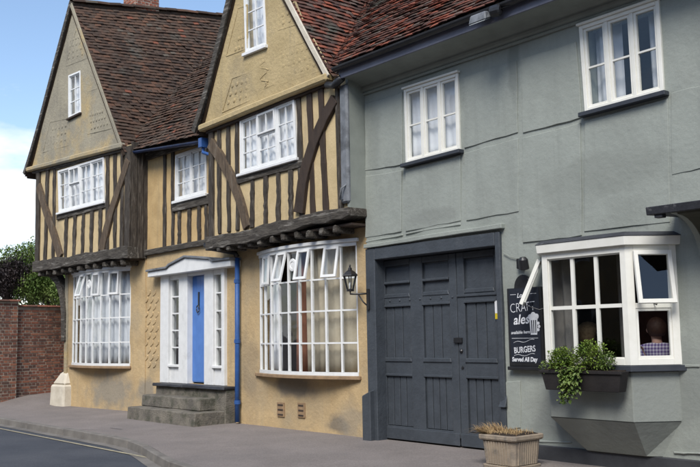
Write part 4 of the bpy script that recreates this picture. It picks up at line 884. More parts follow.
# steps
w0_, w1_ = GW.hit(156, 387, .2)[0], GW.hit(226, 387, .2)[0]
def rough_box(name, m, s0, s1, z0, z1, n1, sd, parent=house):
    q = MB(); rn = random.Random(sd); k = 8; A = []
    for i in range(k + 1):
        s = s0 + (s1 - s0) * i / k; j = lambda a: rn.uniform(-a, a)
        A.append([GW.P(s, z0, -.02), GW.P(s, z0, n1 + j(.012)), GW.P(s, z1 + j(.008), n1 - .02 + j(.015)), GW.P(s, z1 + j(.004), -.02)])
    for r in A: q.v += [Vector(p) for p in r]
    for i in range(k):
        for c in range(4): a = i * 4 + c; d = i * 4 + (c + 1) % 4; q.f.append((a, d, d + 4, a + 4))
    q.f += [(3, 2, 1, 0), tuple(4 * k + c for c in range(4))]
    return q.build(name, m, parent, .014)
rough_box('doorstep', M['slate'], w0_ + .0, w1_ + .05, .60, .66, .30, 1); rough_box('doorstep', M['stone'], w0_ + .02, w1_ + .03, -.05, .60, .24, 2)
rough_box('doorstep', M['stone'], w0_ + .05, w1_ - .35, .22, .44, .56, 3); rough_box('doorstep', M['stone'], w0_ + .02, w1_ - .0, -.05, .22, .86, 4)
# pargeted lozenges beside the door, air bricks, pipes
b = MB()
for r in range(11):
    for c in range(4):
        p = GW.hit(138.5 + c * 5.4 + (r % 2) * 2.7, 293 + r * 7.2); b.prism(GW, [(p[0] + .075 * math.cos(t) * (1 - .25 * math.sin(t)), p[1] + .05 * math.sin(t) + .04 * math.cos(t)) for t in [2 * math.pi * i / 8 for i in range(8)]], -.02, .013)
tag(b.build('pargeting_lozenges', M['ochre_wall_stained'], gw, .008), kind='stuff')
for pts in ([(278, 402), (285, 402), (285, 417), (278, 416)], [(298.5, 402.5), (305.5, 402.5), (305.5, 418), (298.5, 417)], [(227, 394), (233, 395), (233, 405), (227, 404)]):
    h = GW.hits(pts); s0 = h[0][0]; s1 = h[1][0]; z0 = h[2][1]; z1 = h[0][1]; ab = prect('air_brick', M['airbrick'], gw, GW, s0, s1, z0, z1, -.02, .024, .004)
    for k in range(3): prect('grille_bar', M['bark'], ab, GW, s0 + .03, s1 - .03, z0 + (z1 - z0) * (k + .3) / 3, z0 + (z1 - z0) * (k + .62) / 3, .0, .030)
rx = GW.hit(237.5, 340, .08)[0]
b = MB(); b.tube([GW.P(rx, .03, .09), GW.P(rx, 1.2, .085), GW.P(rx + .01, 3.02, .085)], .045, 12); dpi = b.build('drainpipe', M['pipe_blue'], house, smooth=True)
for z in (.35, 1.45, 2.55): q = MB(); q.lathe([(.058, 0), (.058, .07)], GW.P(rx, z, .086), 12); q.build('pipe_collar', M['pipe_blue'], dpi)
b = MB(); b.tube([GW.P(rx + .01, 3.03, .085), GW.P(rx - .02, 3.12, .12), GW.P(rx - .45, 3.22, .34), GW.P(rx - .62, 3.30, .40)], .05, 10); b.build('pipe_elbow', M['black_metal'], house, smooth=True)
ge0, ge1 = Plane(0, -.24).hit(127, 152.5), Plane(0, -.24).hit(204, 140.5)
GL = Plane(0, -.24)
gz0, gz1 = ge0[1], ge1[1]
def gutter_pts(s, z): return [GL.P(s, z + .055 * math.sin(t), .055 * math.cos(t)) for t in [math.pi + math.pi * i / 8 for i in range(9)]] + [GL.P(s, z + .045 * math.sin(t) + .001, .045 * math.cos(t)) for t in [2 * math.pi - math.pi * i / 8 for i in range(9)]]
b = MB(); b.hull(gutter_pts(ge0[0], gz0), gutter_pts(ge1[0], gz1)); b.build('eaves_gutter', M['gutter_blue'], house)
b = MB(); b.box(ge1[0] - .02, ge1[0] + .10, -.36, -.20, gz1 - .16, gz1 + .03); b.tube([(ge1[0] + .04, -.28, gz1 - .15), (ge1[0] + .05, -.29, gz1 - .25), (ge1[0] + .35, -.22, gz1 - .36), (ge1[0] + .62, -.14, gz1 - .42)], .035, 8); b.build('gutter_hopper', M['pipe_blue'], house, .01)
# ---- corner bracket and stone at the foot of the left wing
member('corner_bracket', M['oak_h'], house, AG, [(aL + .02, 1.55), (aL + .0, 2.2), (aL - .10, 2.65), (aL - .36, 3.05), (aL - .75, 3.28)], .16, .22, -.10, .10, seg=12, seed=110)
member('ground_post', M['gable_a'], house, AG, [(aL + .06, .0), (aL + .04, 3.2)], .15, .14, -.06, .04, seed=111)
ss0, ss1 = AG.hit(56.5, 390)[0], AG.hit(72, 390)[0]
b = MB(); b.hull([AG.P(s, -.05, n) for s, n in ((ss0, -.2), (ss1, -.2), (ss1 - .06, .20), (ss0 + .06, .22))], [AG.P(s, .50, n) for s, n in ((ss0, -.2), (ss1, -.2), (ss1 - .08, .18), (ss0 + .08, .20))])
b.hull([AG.P(s, .501, n) for s, n in ((ss0 + .02, -.2), (ss1 - .04, -.2), (ss1 - .10, .16), (ss0 + .10, .18))], [AG.P(s, .80, n) for s, n in ((ss0 + .25, -.1), (ss1 - .2, -.1), (ss1 - .24, .04), (ss0 + .3, .04))]); b.build('corner_stone', M['stone_pale'], house, .04)
# ---- roofs
inA = Vector((-AU.n.x, -AU.n.y, 0)); apP = AU.P(apA[0], apA[1], .10)
RP = Plane(apP.x, apP.y, AD + 90); rs, rz = RP.hit(226, 17.5)
rs = max(rs, 3); rbA = RP.P(rs, rz)
slope_r = (rz - apP.z)
eRf = AU.P(gAR[0] + .16, gAR[1] - .20, .10); eRb = eRf + inA * rs
eLf = AU.P(gAL[0] - .16, gAL[1] - .20, .10); eLb = eLf + inA * rs
rA = deck('roof', M['oak_dark'], house, [eRf, eRb, rbA, apP]); tile_roof(rA, M['tile'], eRb, eRf, rbA, apP, seed=11, sag=.05, keep=lambda p: p.z > 5.4)
rA2 = deck('roof', M['oak_dark'], house, [eLb, eLf, apP, rbA]); tile_roof(rA2, M['tile'], eLf, eLb, apP, rbA, seed=12, w=.2, g=.14)
ridge_tiles(rA, M['tile'], apP + Vector((0, 0, .02)), rbA + Vector((0, 0, .02)))
apBP = BU.P(apB[0], apB[1], .12); LB = 7.0; iB = Vector((0, LB, 0))
fR = BU.P(gBR[0] + .10, gBR[1] - .10, .12); fL = BU.P(gBL[0] - .14, gBL[1] - .12, .12)
rB = deck('roof', M['oak_dark'], house, [fR, fR + iB, apBP + iB, apBP]); tile_roof(rB, M['tile_red'], fR + iB, fR, apBP + iB, apBP, seed=13, singles=150, sag=.035)
rB2 = deck('roof', M['oak_dark'], house, [fL + iB, fL, apBP, apBP + iB]); tile_roof(rB2, M['tile'], fL, fL + iB, apBP, apBP + iB, seed=14, w=.2, g=.14)
ridge_tiles(rB, M['tile_red'], apBP + Vector((0, 0, .02)), apBP + iB + Vector((0, 0, .02)))
le0 = Vector((-18.6, -.27, gz0 + .05)); le1 = Vector((-14.3, -.27, gz1 + .03)); lr0 = Vector((-18.6, 3.4, gz0 + 4.3)); lr1 = Vector((-14.3, 3.4, gz1 + 4.3))
rL = deck('roof', M['oak_dark'], house, [le0, le1, lr1, lr0]); tile_roof(rL, M['tile'], le0, le1, lr0, lr1, seed=15, sag=.04)
# verges
def verge(name, m, a, c, w, n0, n1, pl, sd, curve=0):
    pts = [Vector(a) + (Vector(c) - Vector(a)) * (i / 8) for i in range(9)]
    if curve:
        dd = (Vector(c) - Vector(a)).normalized(); nr = Vector((-dd.y, dd.x))
        pts = [p + nr * curve * max(0, 1 - i / 3) ** 2 for i, p in enumerate(pts)]
    return member(name, m, house, pl, [tuple(p) for p in pts], w, w, n0, n1, seg=12, jit=.006, seed=sd)
verge('bargeboard', OH, (gAL[0] - .14, gAL[1] - .16), (apA[0] - .0, apA[1] + .03), .12, .06, .13, AU, 121, curve=.10)
verge('verge_mortar', M['gable_a'], (gAR[0] + .03, gAR[1] - .06), (apA[0] - .01, apA[1] - .02), .09, .085, .125, AU, 122)
verge('bargeboard', OH, (gBL[0] - .12, gBL[1] - .12), (apB[0] - .0, apB[1] + .03), .15, .08, .16, BU, 123, curve=.14)
verge('verge_mortar', M['stone_pale'], (gBR[0] + .02, gBR[1] - .04), (apB[0] + .0, apB[1] - .02), .10, .105, .14, BU, 124)
b = MB(); b.tube([BU.P(gBR[0] - .02, gBR[1] - .16, .10), BU.P(gBR[0] + .20, gBR[1] - .22, .14), BU.P(gBR[0] + .42, gBR[1] - .16, .16)], .06, 8); b.build('verge_gutter', M['black_metal'], house, smooth=True)
# chimney
cs_, cz_ = RP.hit(155.5, 9); cc = RP.P(cs_ - .25, 0) - AU.d * .30
b = MB(); hw = .34; b.box(cc.x - hw, cc.x + hw, cc.y - hw, cc.y + hw, 8.8, 11.9); ch = b.build('chimney', M['mortar'], rA)
b = MB(); rn = random.Random(2)
for o_, d__, n_ in (((cc.x - hw, cc.y - hw, 8.8), (1, 0, 0), (0, -1, 0)), ((cc.x + hw, cc.y - hw, 8.8), (0, 1, 0), (1, 0, 0)), ((cc.x + hw, cc.y + hw, 8.8), (-1, 0, 0), (0, 1, 0)), ((cc.x - hw, cc.y + hw, 8.8), (0, -1, 0), (-1, 0, 0))): brick_face(b, o_, d__, n_, 2 * hw, 3.1, rnd=rn)
tag(b.build('chimney_bricks', M['chimney_brick'], ch), kind='stuff')

# ================================================================== CURTAINS
nA = len(bpy.data.objects)
curtain('net_curtain', M['curtain'], AU, WA[2][0] + .05, WA[3][0] - .05, WA[2][1] + .02, WA[0][1] - .02, -.09, 'white net curtain in the wide window of the left gable wing')
curtain('net_curtain', M['curtain'], BU, WB[2][0] + .05, WB[3][0] - .05, WB[2][1] + .02, WB[0][1] - .02, -.09, 'white net curtain in the upper window of the right gable wing')
curtain('net_curtain', M['curtain'], AU, QG[2][0] - .1, QG[3][0] + .1, QG[2][1] - .05, QG[0][1] + .05, -.08, 'white net curtain in the small window of the left gable')
curtain('net_curtain', M['curtain'], BU, QB[2][0] - .1, QB[3][0] + .1, QB[2][1] - .05, QB[0][1] + .05, -.08, 'white net curtain in the narrow window of the right gable')
curtain('net_curtain', M['curtain'], GW, WL[2][0] + .02, WL[3][0] - .02, WL[2][1] + .02, WL[0][1] - .05, -.12, 'white net curtain behind the window above the blue door')
curtain('net_curtain', M['curtain'], G, Q1[2][0] + .03, Q1[3][0] - .03, Q1[2][1] + .02, Q1[0][1] - .02, -.12, 'white net curtain in the pub window above the gate', amp=.035, freq=10)
curtain('net_curtain', M['curtain'], G, Q2[2][0] + .03, Q2[2][0] + .42, Q2[2][1] + .02, Q2[0][1] - .02, -.20, 'white curtain at the left of the pub window over the bay', amp=.035, freq=10)
curtain('net_curtain', M['curtain'], G, Q2[3][0] - .30, Q2[3][0] - .1, Q2[3][1] + .02, Q2[0][1] - .02, -.24, 'white curtain gathered at the right of the pub window over the bay', amp=.035, freq=14)
curtain('long_curtain', M['curtain_grey'], G, BY0 + .12, BY0 + .46, .75, 2.45, .10, 'dark grey curtain at the left side of the bay window', amp=.05, freq=12)
curtain('long_curtain', M['curtain_grey'], G, BY0 + .74, BY0 + .98, .75, 2.45, -.35, 'narrow dark curtain hanging inside the middle of the bay', amp=.04, freq=14)

def bow_curtain(name, m, P, t0, t1, z0, z1, o, label, amp=.03, fq=60):
    b = MB(); k = 90; rows = 5
    for j in range(rows + 1):
        for i in range(k + 1):
            t = t0 + (t1 - t0) * i / k; b.v.append(P(t, z0 + (z1 - z0) * j / rows, o + amp * (math.sin(t * fq + .4 * j) * .6 + .4 * math.sin(t * fq * 2.3 + 1))))
    for j in range(rows):
        for i in range(k): a = j * (k + 1) + i; b.f.append((a, a + 1, a + k + 2, a + k + 1))
    ob = b.build(name, m, None, smooth=True); tag(ob, label, 'curtain'); so = ob.modifiers.new('t', 'SOLIDIFY'); so.thickness = .002
bow_curtain('net_curtain', M['bow_net'], PA, .02, .98, az[0] + .02, az[4] - .03, -.16, 'pale grey net curtain filling the bow window of the left wing', .05, 75)
bow_curtain('long_curtain', M['curtain_cream'], PB, .56, .985, bz[0] + .02, bz[4] - .03, -.17, 'cream curtain drawn across the right half of the lower bow window', .03, 45)
bow_curtain('long_curtain', M['terracotta_drape'], PB, .40, .55, bz[0] + .02, bz[4] - .03, -.24, 'terracotta curtain hanging in the middle of the lower bow window', .03, 70)
bow_curtain('long_curtain', M['curtain'], PB, .04, .26, bz[0] + .02, bz[4] - .03, -.15, 'pale curtain at the left end of the lower bow window', .03, 70)

# ================================================================== THINGS ON THE WALLS
# lantern beside the gate
lp = G.hit(350, 275, .22); lc = Vector(G.P(lp[0], 0, .22)); wlz = G.hit(361, 293)[1]
lan = new_empty('wall_lantern', (lc.x, lc.y, lp[1] - .3), 'black wall lantern on a bracket between bow window and gate', 'lantern')
b = MB(); zt = lp[1] - .02
b.lathe([(.045, -.02), (.05, .0), (.10, .20), (.105, .205)], (lc.x, lc.y, zt - .20), 6); body = b.build('lantern_glass', M['glass_blue'], lan)
b = MB()
for k in range(6):
    a = 2 * math.pi * (k + .5) / 6; b.tube([(lc.x + .05 * math.cos(a), lc.y + .05 * math.sin(a), zt - .20), (lc.x + .104 * math.cos(a), lc.y + .104 * math.sin(a), zt + .005)], .009, 5)
b.lathe([(.06, -.03), (.062, 0), (.03, .005)], (lc.x, lc.y, zt - .2), 6); b.build('lantern_frame', M['black_metal'], lan)
b = MB(); b.lathe([(.125, .0), (.12, .02), (.07, .07), (.035, .09), (.03, .12), (.012, .14), (.018, .155), (.005, .18)], (lc.x, lc.y, zt + .005), 6); b.build('lantern_cap', M['black_metal'], lan)
b = MB(); b.lathe([(.018, 0), (.022, .06), (.01, .10)], (lc.x, lc.y, zt - .19), 8); b.build('lamp_bulb', M['sticker_w'], lan)
wp = Vector((-10.36, -.05, zt - .34))
b = MB(); b.tube([(lc.x, lc.y, zt - .22), (lc.x, lc.y, zt - .27), lc.lerp(wp, .4).to_2d().to_3d() + Vector((0, 0, zt - .275)), wp.to_2d().to_3d() + Vector((0, 0, zt - .27))], .014, 8)
b.tube([wp.to_2d().to_3d() + Vector((0, 0, zt - .48)), lc.lerp(wp, .7).to_2d().to_3d() + Vector((0, 0, zt - .40)), lc.lerp(wp, .45).to_2d().to_3d() + Vector((0, 0, zt - .29))], .011, 8)
b.build('bracket_arm', M['black_metal'], lan, smooth=True)
b = MB(); b.box(-10.385, -10.335, -.085, -.051, zt - .52, zt - .20); b.build('wall_plate', M['black_metal'], lan, .006)
# spotlight above the chalkboard
sp = G.hit(524, 262, .16); sproot = new_empty('sign_spotlight', (sp[0], -.05, sp[1] - .1), 'small black twin spotlight above the chalkboard', 'spotlight')
b = MB(); b.box(sp[0] - .20, sp[0] - .10, -.075, .015, sp[1] - .07, sp[1] + .06); b.build('junction_box', M['black_metal'], sproot, .008)
b = MB(); b.tube([(sp[0] - .12, -.06, sp[1]), (sp[0] - .06, -.12, sp[1] + .03), (sp[0], -.17, sp[1] + .02)], .016, 8); b.build('arm', M['black_metal'], sproot, smooth=True)
b = MB(); b.lathe([(.035, 0), (.06, .03), (.065, .15), (.06, .155), (.05, .14)], (sp[0], -.18, sp[1] + .06), 14, (-.1, .25, -1)); b.build('lamp_head', M['black_metal'], sproot, smooth=False)
b = MB(); b.tube([G.P(sp[0] - .15, sp[1] + .05, .02), G.P(sp[0] - .34, sp[1] + .10, .026), G.P(-7.70, sp[1] + .16, .026)], .006, 5); b.build('cable', M['grey_trim'], sproot)
# floodlight under the eaves
FLP = Plane(0, -.5); fp = FLP.hit(488, 20); fl = new_empty('floodlight', (fp[0], -.5, fp[1] - .1), 'grey floodlight fixed under the pub eaves', 'floodlight')
b = MB(); c = Vector((fp[0], -.60, fp[1] + .0))
b.hull([c + Vector(v) for v in ((-.17, -.10, -.07), (.13, -.10, -.07), (.13, .02, -.02), (-.17, .02, -.02))], [c + Vector(v) for v in ((-.15, -.08, .05), (.11, -.08, .05), (.08, .05, .09), (-.12, .05, .09))]); b.build('lamp_housing', M['grey_metal'], fl, .015)
b = MB(); b.hull([c + Vector(v) for v in ((-.15, -.09, -.075), (.11, -.09, -.075), (.11, .01, -.03), (-.15, .01, -.03))], [c + Vector(v) for v in ((-.15, -.085, -.060), (.11, -.085, -.060), (.11, .015, -.016), (-.15, .015, -.016))]); b.build('lamp_lens', M['lens'], fl)
b = MB(); b.lathe([(.06, 0), (.075, .02), (.075, .12), (.05, .14)], c + Vector((.16, -.02, .03)), 12, (1, .2, 0)); b.build('motion_sensor', M['black_metal'], fl)
b = MB(); b.tube([c + Vector((0, .04, .05)), c + Vector((.02, .11, .06))], .02, 8); b.tube([c + Vector((.25, .0, .03)), c + Vector((.5, .06, .06)), c + Vector((1.3, .09, .085)), c + Vector((2.2, .09, .09))], .009, 6); b.build('cable', M['black_metal'], fl, smooth=True)
# chalkboard sign
s0, s1 = G.hit(508.6, 330, .05)[0], G.hit(543, 330, .05)[0]; z0, z1 = G.hit(525, 366.5, .05)[1], G.hit(525, 287.5, .05)[1]
sign = new_empty('chalkboard_sign', ((s0 + s1) / 2, -.04, z0), 'black chalkboard sign with arched top and white lettering', 'sign')
w = s1 - s0
def board_outline(o):
    pts = [(s0 + o, z0 + o), (s1 - o, z0 + o), (s1 - o, z1 - o), (s0 + w * .74, z1 - o)]
    cxm = s0 + w * .47; r = w * .25 - o * .5
    pts = [(s0 + o, z0 + o), (s1 - o, z0 + o), (s1 - o, z1 - o)] + [(cxm + (r + .0) * math.cos(t), z1 - o + .165 * math.sin(t) / 1.0) for t in [math.pi * i / 12 for i in range(13)]] + [(s0 + o, z1 - o)]
    return pts
b = MB(); b.prism(G, board_outline(0), .02, .06); b.build('sign_frame', M['black_metal'], sign, .006)
b = MB(); b.rect(G, s0 + .035, s1 - .035, z0 + .05, z1 - .005, .055, .063); b.build('board', M['board'], sign)
prect('sign_ledge', M['black_metal'], sign, G, s0 - .01, s1 + .01, z0 - .045, z0 - .001, .01, .09, .006)
def text(body, s, z, h, parent, m, shear=0, bold=0.0, maxw=None, rot=0, n=.0645):
    cu = bpy.data.curves.new('t', 'FONT'); cu.body = body; cu.size = h; cu.shear = shear; cu.align_x = 'CENTER'; cu.offset = bold; cu.resolution_u = 3
    o = bpy.data.objects.new('t', cu); COL.objects.link(o); dg = bpy.context.evaluated_depsgraph_get(); me = bpy.data.meshes.new_from_object(o.evaluated_get(dg)); bpy.data.objects.remove(o)
    xs = [v.co.x for v in me.vertices]; k = 1.0
    if maxw and max(xs) - min(xs) > maxw: k = maxw / (max(xs) - min(xs))
    off = root_of(parent).location
    for v in me.vertices:
        x, y = v.co.x * k, v.co.y; x, y = x * math.cos(rot) - y * math.sin(rot), x * math.sin(rot) + y * math.cos(rot)
        v.co = G.P(s + x, z + y, n) - off
    me.materials.append(m); q = bpy.data.objects.new('lettering', me); COL.objects.link(q); q.parent = parent; return q
cm = s0 + w * .46; CH = M['chalk']; H = z1 - z0
text('Local', cm - .0, z1 - .10 * H - .02, .08, sign, CH, .3, .0015, .2, .08)
text('CRAFT', cm, z1 - .305 * H, .17, sign, CH, 0, -.003, w * .72, .06)
text('ales', cm - .03, z1 - .46 * H, .17, sign, CH, .25, .003, w * .5, .05)
text('available here', cm - .05, z1 - .585 * H, .055, sign, CH, .2, .001, w * .55, .03)
prect('rule', CH, sign, G, s0 + .06, s1 - .07, z1 - .645 * H, z1 - .64 * H, .0632, .0645); prect('rule', CH, sign, G, s0 + .06, cm - .10, z1 - .085 * H, z1 - .08 * H, .0632, .0645); prect('rule', CH, sign, G, cm + .13, s1 - .07, z1 - .085 * H, z1 - .08 * H, .0632, .0645)
text('BURGERS', cm + .01, z1 - .82 * H, .105, sign, CH, 0, .002, w * .62, .08)
text('Served All Day', cm + .0, z1 - .935 * H, .075, sign, CH, .1, .003, w * .74, .0)
for k, (za, zb) in enumerate(((-.70, -.665), (-.865, -.845))):
    b = MB(); b.tube([G.P(s0 + w * (.16 + .6 * t), z1 + H * (za + (zb - za) * t) + .012 * math.sin(t * 9), .064) for t in [i / 10 for i in range(11)]], .003, 4); b.build('flourish', CH, sign)
b = MB()    # a chalk-drawn frothy beer glass
gx = s0 + w * .76; gz2 = z1 - .60 * H
b.prism(G, [(gx - .05, gz2), (gx + .05, gz2), (gx + .065, gz2 + .21), (gx - .065, gz2 + .21)], .0632, .0646)
for dx, dz, r in ((-.05, .22, .035), (0, .24, .042), (.05, .225, .036), (.075, .14, .02), (.085, .10, .02), (.07, .06, .02)): b.prism(G, [(gx + dx + r * math.cos(t), gz2 + dz + r * math.sin(t)) for t in [2 * math.pi * i / 10 for i in range(10)]], .0632, .065 + dx * .003)
b.build('chalk_drawing', CH, sign)
b = MB()
for k in range(3): b.prism(G, [(gx - .035 + k * .03, gz2 + .02), (gx - .022 + k * .03, gz2 + .02), (gx - .02 + k * .032, gz2 + .18), (gx - .036 + k * .032, gz2 + .18)], .0646, .0658)
b.build('chalk_drawing', M['board'], sign)

# ================================================================== WINDOW BOX AND PLANTS
TP = Plane(0, -.66); tb0, tb1 = TP.hit(541, 372)[0], TP.hit(621, 372)[0]; tzt = TP.hit(580, 371)[1]; tzb = TP.hit(580, 391)[1]
trough = new_empty('window_box', ((tb0 + tb1) / 2, -.58, tzb), 'long black window box fixed below the bay window', 'window box')
b = MB(); o_ = [(tb0, -.67), (tb1, -.67), (tb1, -.51), (tb0, -.51)]; i_ = [(tb0 + .05, -.65), (tb1 - .05, -.65), (tb1 - .05, -.51), (tb0 + .05, -.51)]
b.hull([(x, y, tzb) for x, y in i_], [(x, y, tzt) for x, y in o_]); b.build('trough', M['box_wood'], trough, .005)
b = MB(); b.box(tb0 - .012, tb1 + .012, -.685, -.655, tzt - .03, tzt + .004); b.build('rim', M['box_wood'], trough, .004)
b = MB(); b.box(tb0 + .03, tb1 - .03, -.65, -.52, tzt, tzt + .012); b.build('soil', M['soil'], trough)
def leaf(b, p, d, up, ln, wd, curl=.25):
    d = Vector(d).normalized(); s = d.cross(Vector(up)); s = s.normalized() if s.length > 1e-4 else Vector((1, 0, 0)); n = s.cross(d); p = Vector(p)
    m_ = p + d * ln * .45; t = p + d * ln - n * ln * curl; i = len(b.v)
    b.v += [p, m_ + s * wd / 2 + n * wd * .12, m_ - s * wd / 2 + n * wd * .12, t]; b.f += [(i, i + 1, i + 3), (i, i + 3, i + 2)]
def rdir(rn): 
    while True:
        v = Vector((rn.uniform(-1, 1), rn.uniform(-1, 1), rn.uniform(-1, 1)))
        if .1 < v.length < 1: return v.normalized()
def bush(name, label, c, rad, n, ln, m, sd, cat='plant', base=None):
    rn = random.Random(sd); c = Vector(c); base = Vector(base or (c.x, c.y, c.z - rad[2])); rt = new_empty(name, base, label, cat); b = MB(); st = MB()
    for k in range(n // 7):
        v = rdir(rn); r = rn.random() ** .35; q = c + Vector((v.x * rad[0], v.y * rad[1], v.z * rad[2])) * r * (1 + .22 * noise.noise(v * 2.2 + Vector((sd, 0, 0))))
        if k % 5 == 0: st.tube([base, base.lerp(q, .5) + Vector((0, 0, .02)), q], .004, 4, .002)
        for j in range(7):
            w = rdir(rn) * ln * .9; d = (v * .7 + rdir(rn) + Vector((0, 0, .35))); leaf(b, q + w, d, (0, 0, 1), ln * rn.uniform(.6, 1.2), ln * rn.uniform(.4, .65), rn.uniform(-.1, .5))
    b.build('foliage', m, rt); st.build('stems', M['bark'], rt); return rt
pxp = lambda x, y: Vector((TP.hit(x, y)[0], -.60, TP.hit(x, y)[1]))
bush('box_plant', 'round yellow-green leafy plant left in the window box', pxp(559, 360) + Vector((0, 0, .0)), (.19, .13, .13), 1500, .032, M['leaf_a'], 1, base=pxp(559, 370))
bush('box_plant', 'taller green bushy plant in the middle of the window box', pxp(587, 357), (.20, .13, .17), 1700, .032, M['leaf_a'], 2, base=pxp(587, 370))
bush('box_plant', 'small sparse sprig at the left end of the window box', pxp(544, 368), (.09, .07, .07), 260, .03, M['leaf_b'], 3, base=pxp(545, 371))
bush('box_plant', 'loose green sprigs at the right of the window box', pxp(604, 362), (.12, .10, .08), 500, .03, M['leaf_b'], 4, base=pxp(602, 370))
# trailing ivy
ivr = new_empty('trailing_ivy', pxp(576, 370), 'variegated ivy trailing over the front of the window box', 'plant'); b = MB(); st = MB(); rn = random.Random(8)
for k in range(20):
    x = 576 + rn.uniform(-11, 12); y = 370; P = [pxp(x, 368)]; ln_ = rn.uniform(8, 38) if abs(x - 578) < 9 else rn.uniform(5, 18); sway = rn.uniform(-5, 4)
    for j in range(1, 8): t = j / 7; P.append(Vector((TP.hit(x + sway * t, 368 + ln_ * t)[0], -.705 - .06 * math.sin(t * 3) - rn.uniform(0, .03), TP.hit(x, 366 + ln_ * t)[1])))
    st.tube(P, .004, 4)
    for j in range(int(ln_ * 1.7)):
        t = rn.random() * 7; i = min(6, int(t)); q = P[i].lerp(P[i + 1], t - i) + rdir(rn) * .03; leaf(b, q, rdir(rn) + Vector((0, -.6, -.3)), (0, -.3, 1), rn.uniform(.035, .055), rn.uniform(.03, .045), rn.uniform(0, .4))
b.build('foliage', M['leaf_b'], ivr); st.build('stems', M['bark'], ivr)
# stone planter on the pavement
pc = px_ground(504, 470, -.03) + Vector((-.05, .20, 0)); pw = .27; ph = .40
plr = new_empty('stone_planter', (pc.x, pc.y, -.03), 'square fluted stone planter with clipped corners on the pavement', 'planter')
def octo(r, c=.35): return [(r, r * c), (r * c * 1.2, r), (-r * c * 1.2, r), (-r, r * c), (-r, -r * c), (-r * c * 1.2, -r), (r * c * 1.2, -r), (r, -r * c)]
def octo(r, c=.86): return [(r, r * c), (r * c, r), (-r * c, r), (-r, r * c), (-r, -r * c), (-r * c, -r), (r * c, -r), (r, -r * c)]
b = MB(); z = -.03
for (r0, z0_), (r1, z1_) in (((.245, 0), (.255, .05)), ((.225, .051), (.25, .33)), ((.265, .331), (.285, .345)), ((.285, .346), (.285, .395))): b.hull([(pc.x + x, pc.y + y, z + z0_) for x, y in octo(r0)], [(pc.x + x, pc.y + y, z + z1_) for x, y in octo(r1)])
b.build('planter_body', M['terracotta'], plr, .006)
for face_ in range(4):
    a = face_ * math.pi / 2; ca, sa = math.cos(a), math.sin(a)
    for k in range(9):
        u = -.17 + .34 * (k + .5) / 9; b = MB(); w_ = .013
        rot = lambda x, y, zz: (pc.x + x * ca - y * sa, pc.y + x * sa + y * ca, zz)
        b.hull([rot(u - w_, -.222, z + .06), rot(u + w_, -.222, z + .06), rot(u + w_ * .6, -.240, z + .06), rot(u - w_ * .6, -.240, z + .06)], [rot(u * 1.06 - w_, -.244, z + .32), rot(u * 1.06 + w_, -.244, z + .32), rot(u * 1.06 + w_ * .6, -.262, z + .32), rot(u * 1.06 - w_ * .6, -.262, z + .32)]); b.build('flute', M['terracotta'], plr)
b = MB(); b.hull([(pc.x + x, pc.y + y, z + .396) for x, y in octo(.24)], [(pc.x + x, pc.y + y, z + .41) for x, y in octo(.20)]); b.build('soil', M['soil'], plr)
gr = MB(); rn = random.Random(6); gb = Vector((pc.x, pc.y, z + .40))
for k in range(1100):
    side = k < 750; p = gb + (Vector((rn.uniform(-.27, -.10), rn.uniform(-.24, .10), 0)) if side else Vector((rn.uniform(-.2, .22), rn.uniform(-.2, .2), 0)))
    d = Vector((-.9 + rn.uniform(-.5, .6), -.25 + rn.uniform(-.6, .6), rn.uniform(.1, .5))) if side else Vector((rn.uniform(-1, 1), rn.uniform(-1, 1), rn.uniform(.05, .55)))
    ln_ = rn.uniform(.10, .26) if side else rn.uniform(.04, .12); d.normalize(); s = d.cross(Vector((0, 0, 1))).normalized() * .0022; q = p + d * ln_ * .55 + Vector((0, 0, .015)); e = q + d * ln_ * .5 - Vector((0, 0, .05 + rn.uniform(0, .03)))
    gr.face([p - s, p + s, q + s, q - s]); gr.face([q - s, q + s, e])
go = gr.build('dry_grass', M['straw'], None, loc=gb); tag(go, 'straw-coloured dead grass flopping over the stone planter', 'dead plant')

# ================================================================== GARDEN WALL, TREES
P0 = Vector((-23.06, -1.3, 0)); P1 = Vector((-23.5, .55, 0)); wd = (P1 - P0); wl = wd.length; wd.normalize(); wn = Vector((wd.y, -wd.x, 0)); wn = wn if wn.x > 0 else -wn
WP = Plane(P0.x, P0.y, math.degrees(math.atan2(wd.y, wd.x)));
if WP.n.dot(wn) < 0: WP.n = wn
garden = new_empty('brick_garden_wall', (P0.x, P0.y, -.1), 'old red brick garden wall beside the left wing of the house', 'wall')
sj, zj = WP.hit(16, 304); zt1 = WP.hit(20, 303)[1]; zt0_ = WP.hit(0, 297.5)[1]; zt2 = WP.hit(60, 303)[1]
b = MB(); s_a = -.45
def wbox(s0, s1, za, zb, n0, n1):
    b.hull([WP.P(s0, -.1, n0), WP.P(s1, -.1, n0), WP.P(s1, -.1, n1), WP.P(s0, -.1, n1)], [WP.P(s0, za, n0), WP.P(s1, zb, n0), WP.P(s1, zb, n1), WP.P(s0, za, n1)])
zm_ = max(zt1, zt2)
wbox(sj, wl + 4, zm_ - .12, zm_ - .12, -.35, 0); wbox(s_a, sj, zt0_ - .10, zt0_ - .10, -.35, .10); core = b.build('wall_core', M['mortar'], garden)
b = MB(); rn = random.Random(5)
brick_face(b, WP.P(sj, -.1), WP.d, WP.n, wl + 4 - sj, zm_ - .02, rnd=rn); brick_face(b, WP.P(s_a, -.1, .10), WP.d, WP.n, sj - s_a, zt0_ - .0, rnd=rn); brick_face(b, WP.P(sj, -.1, .0), WP.n, WP.d, .10, zt0_, rnd=rn)
far = MB(); cand = []
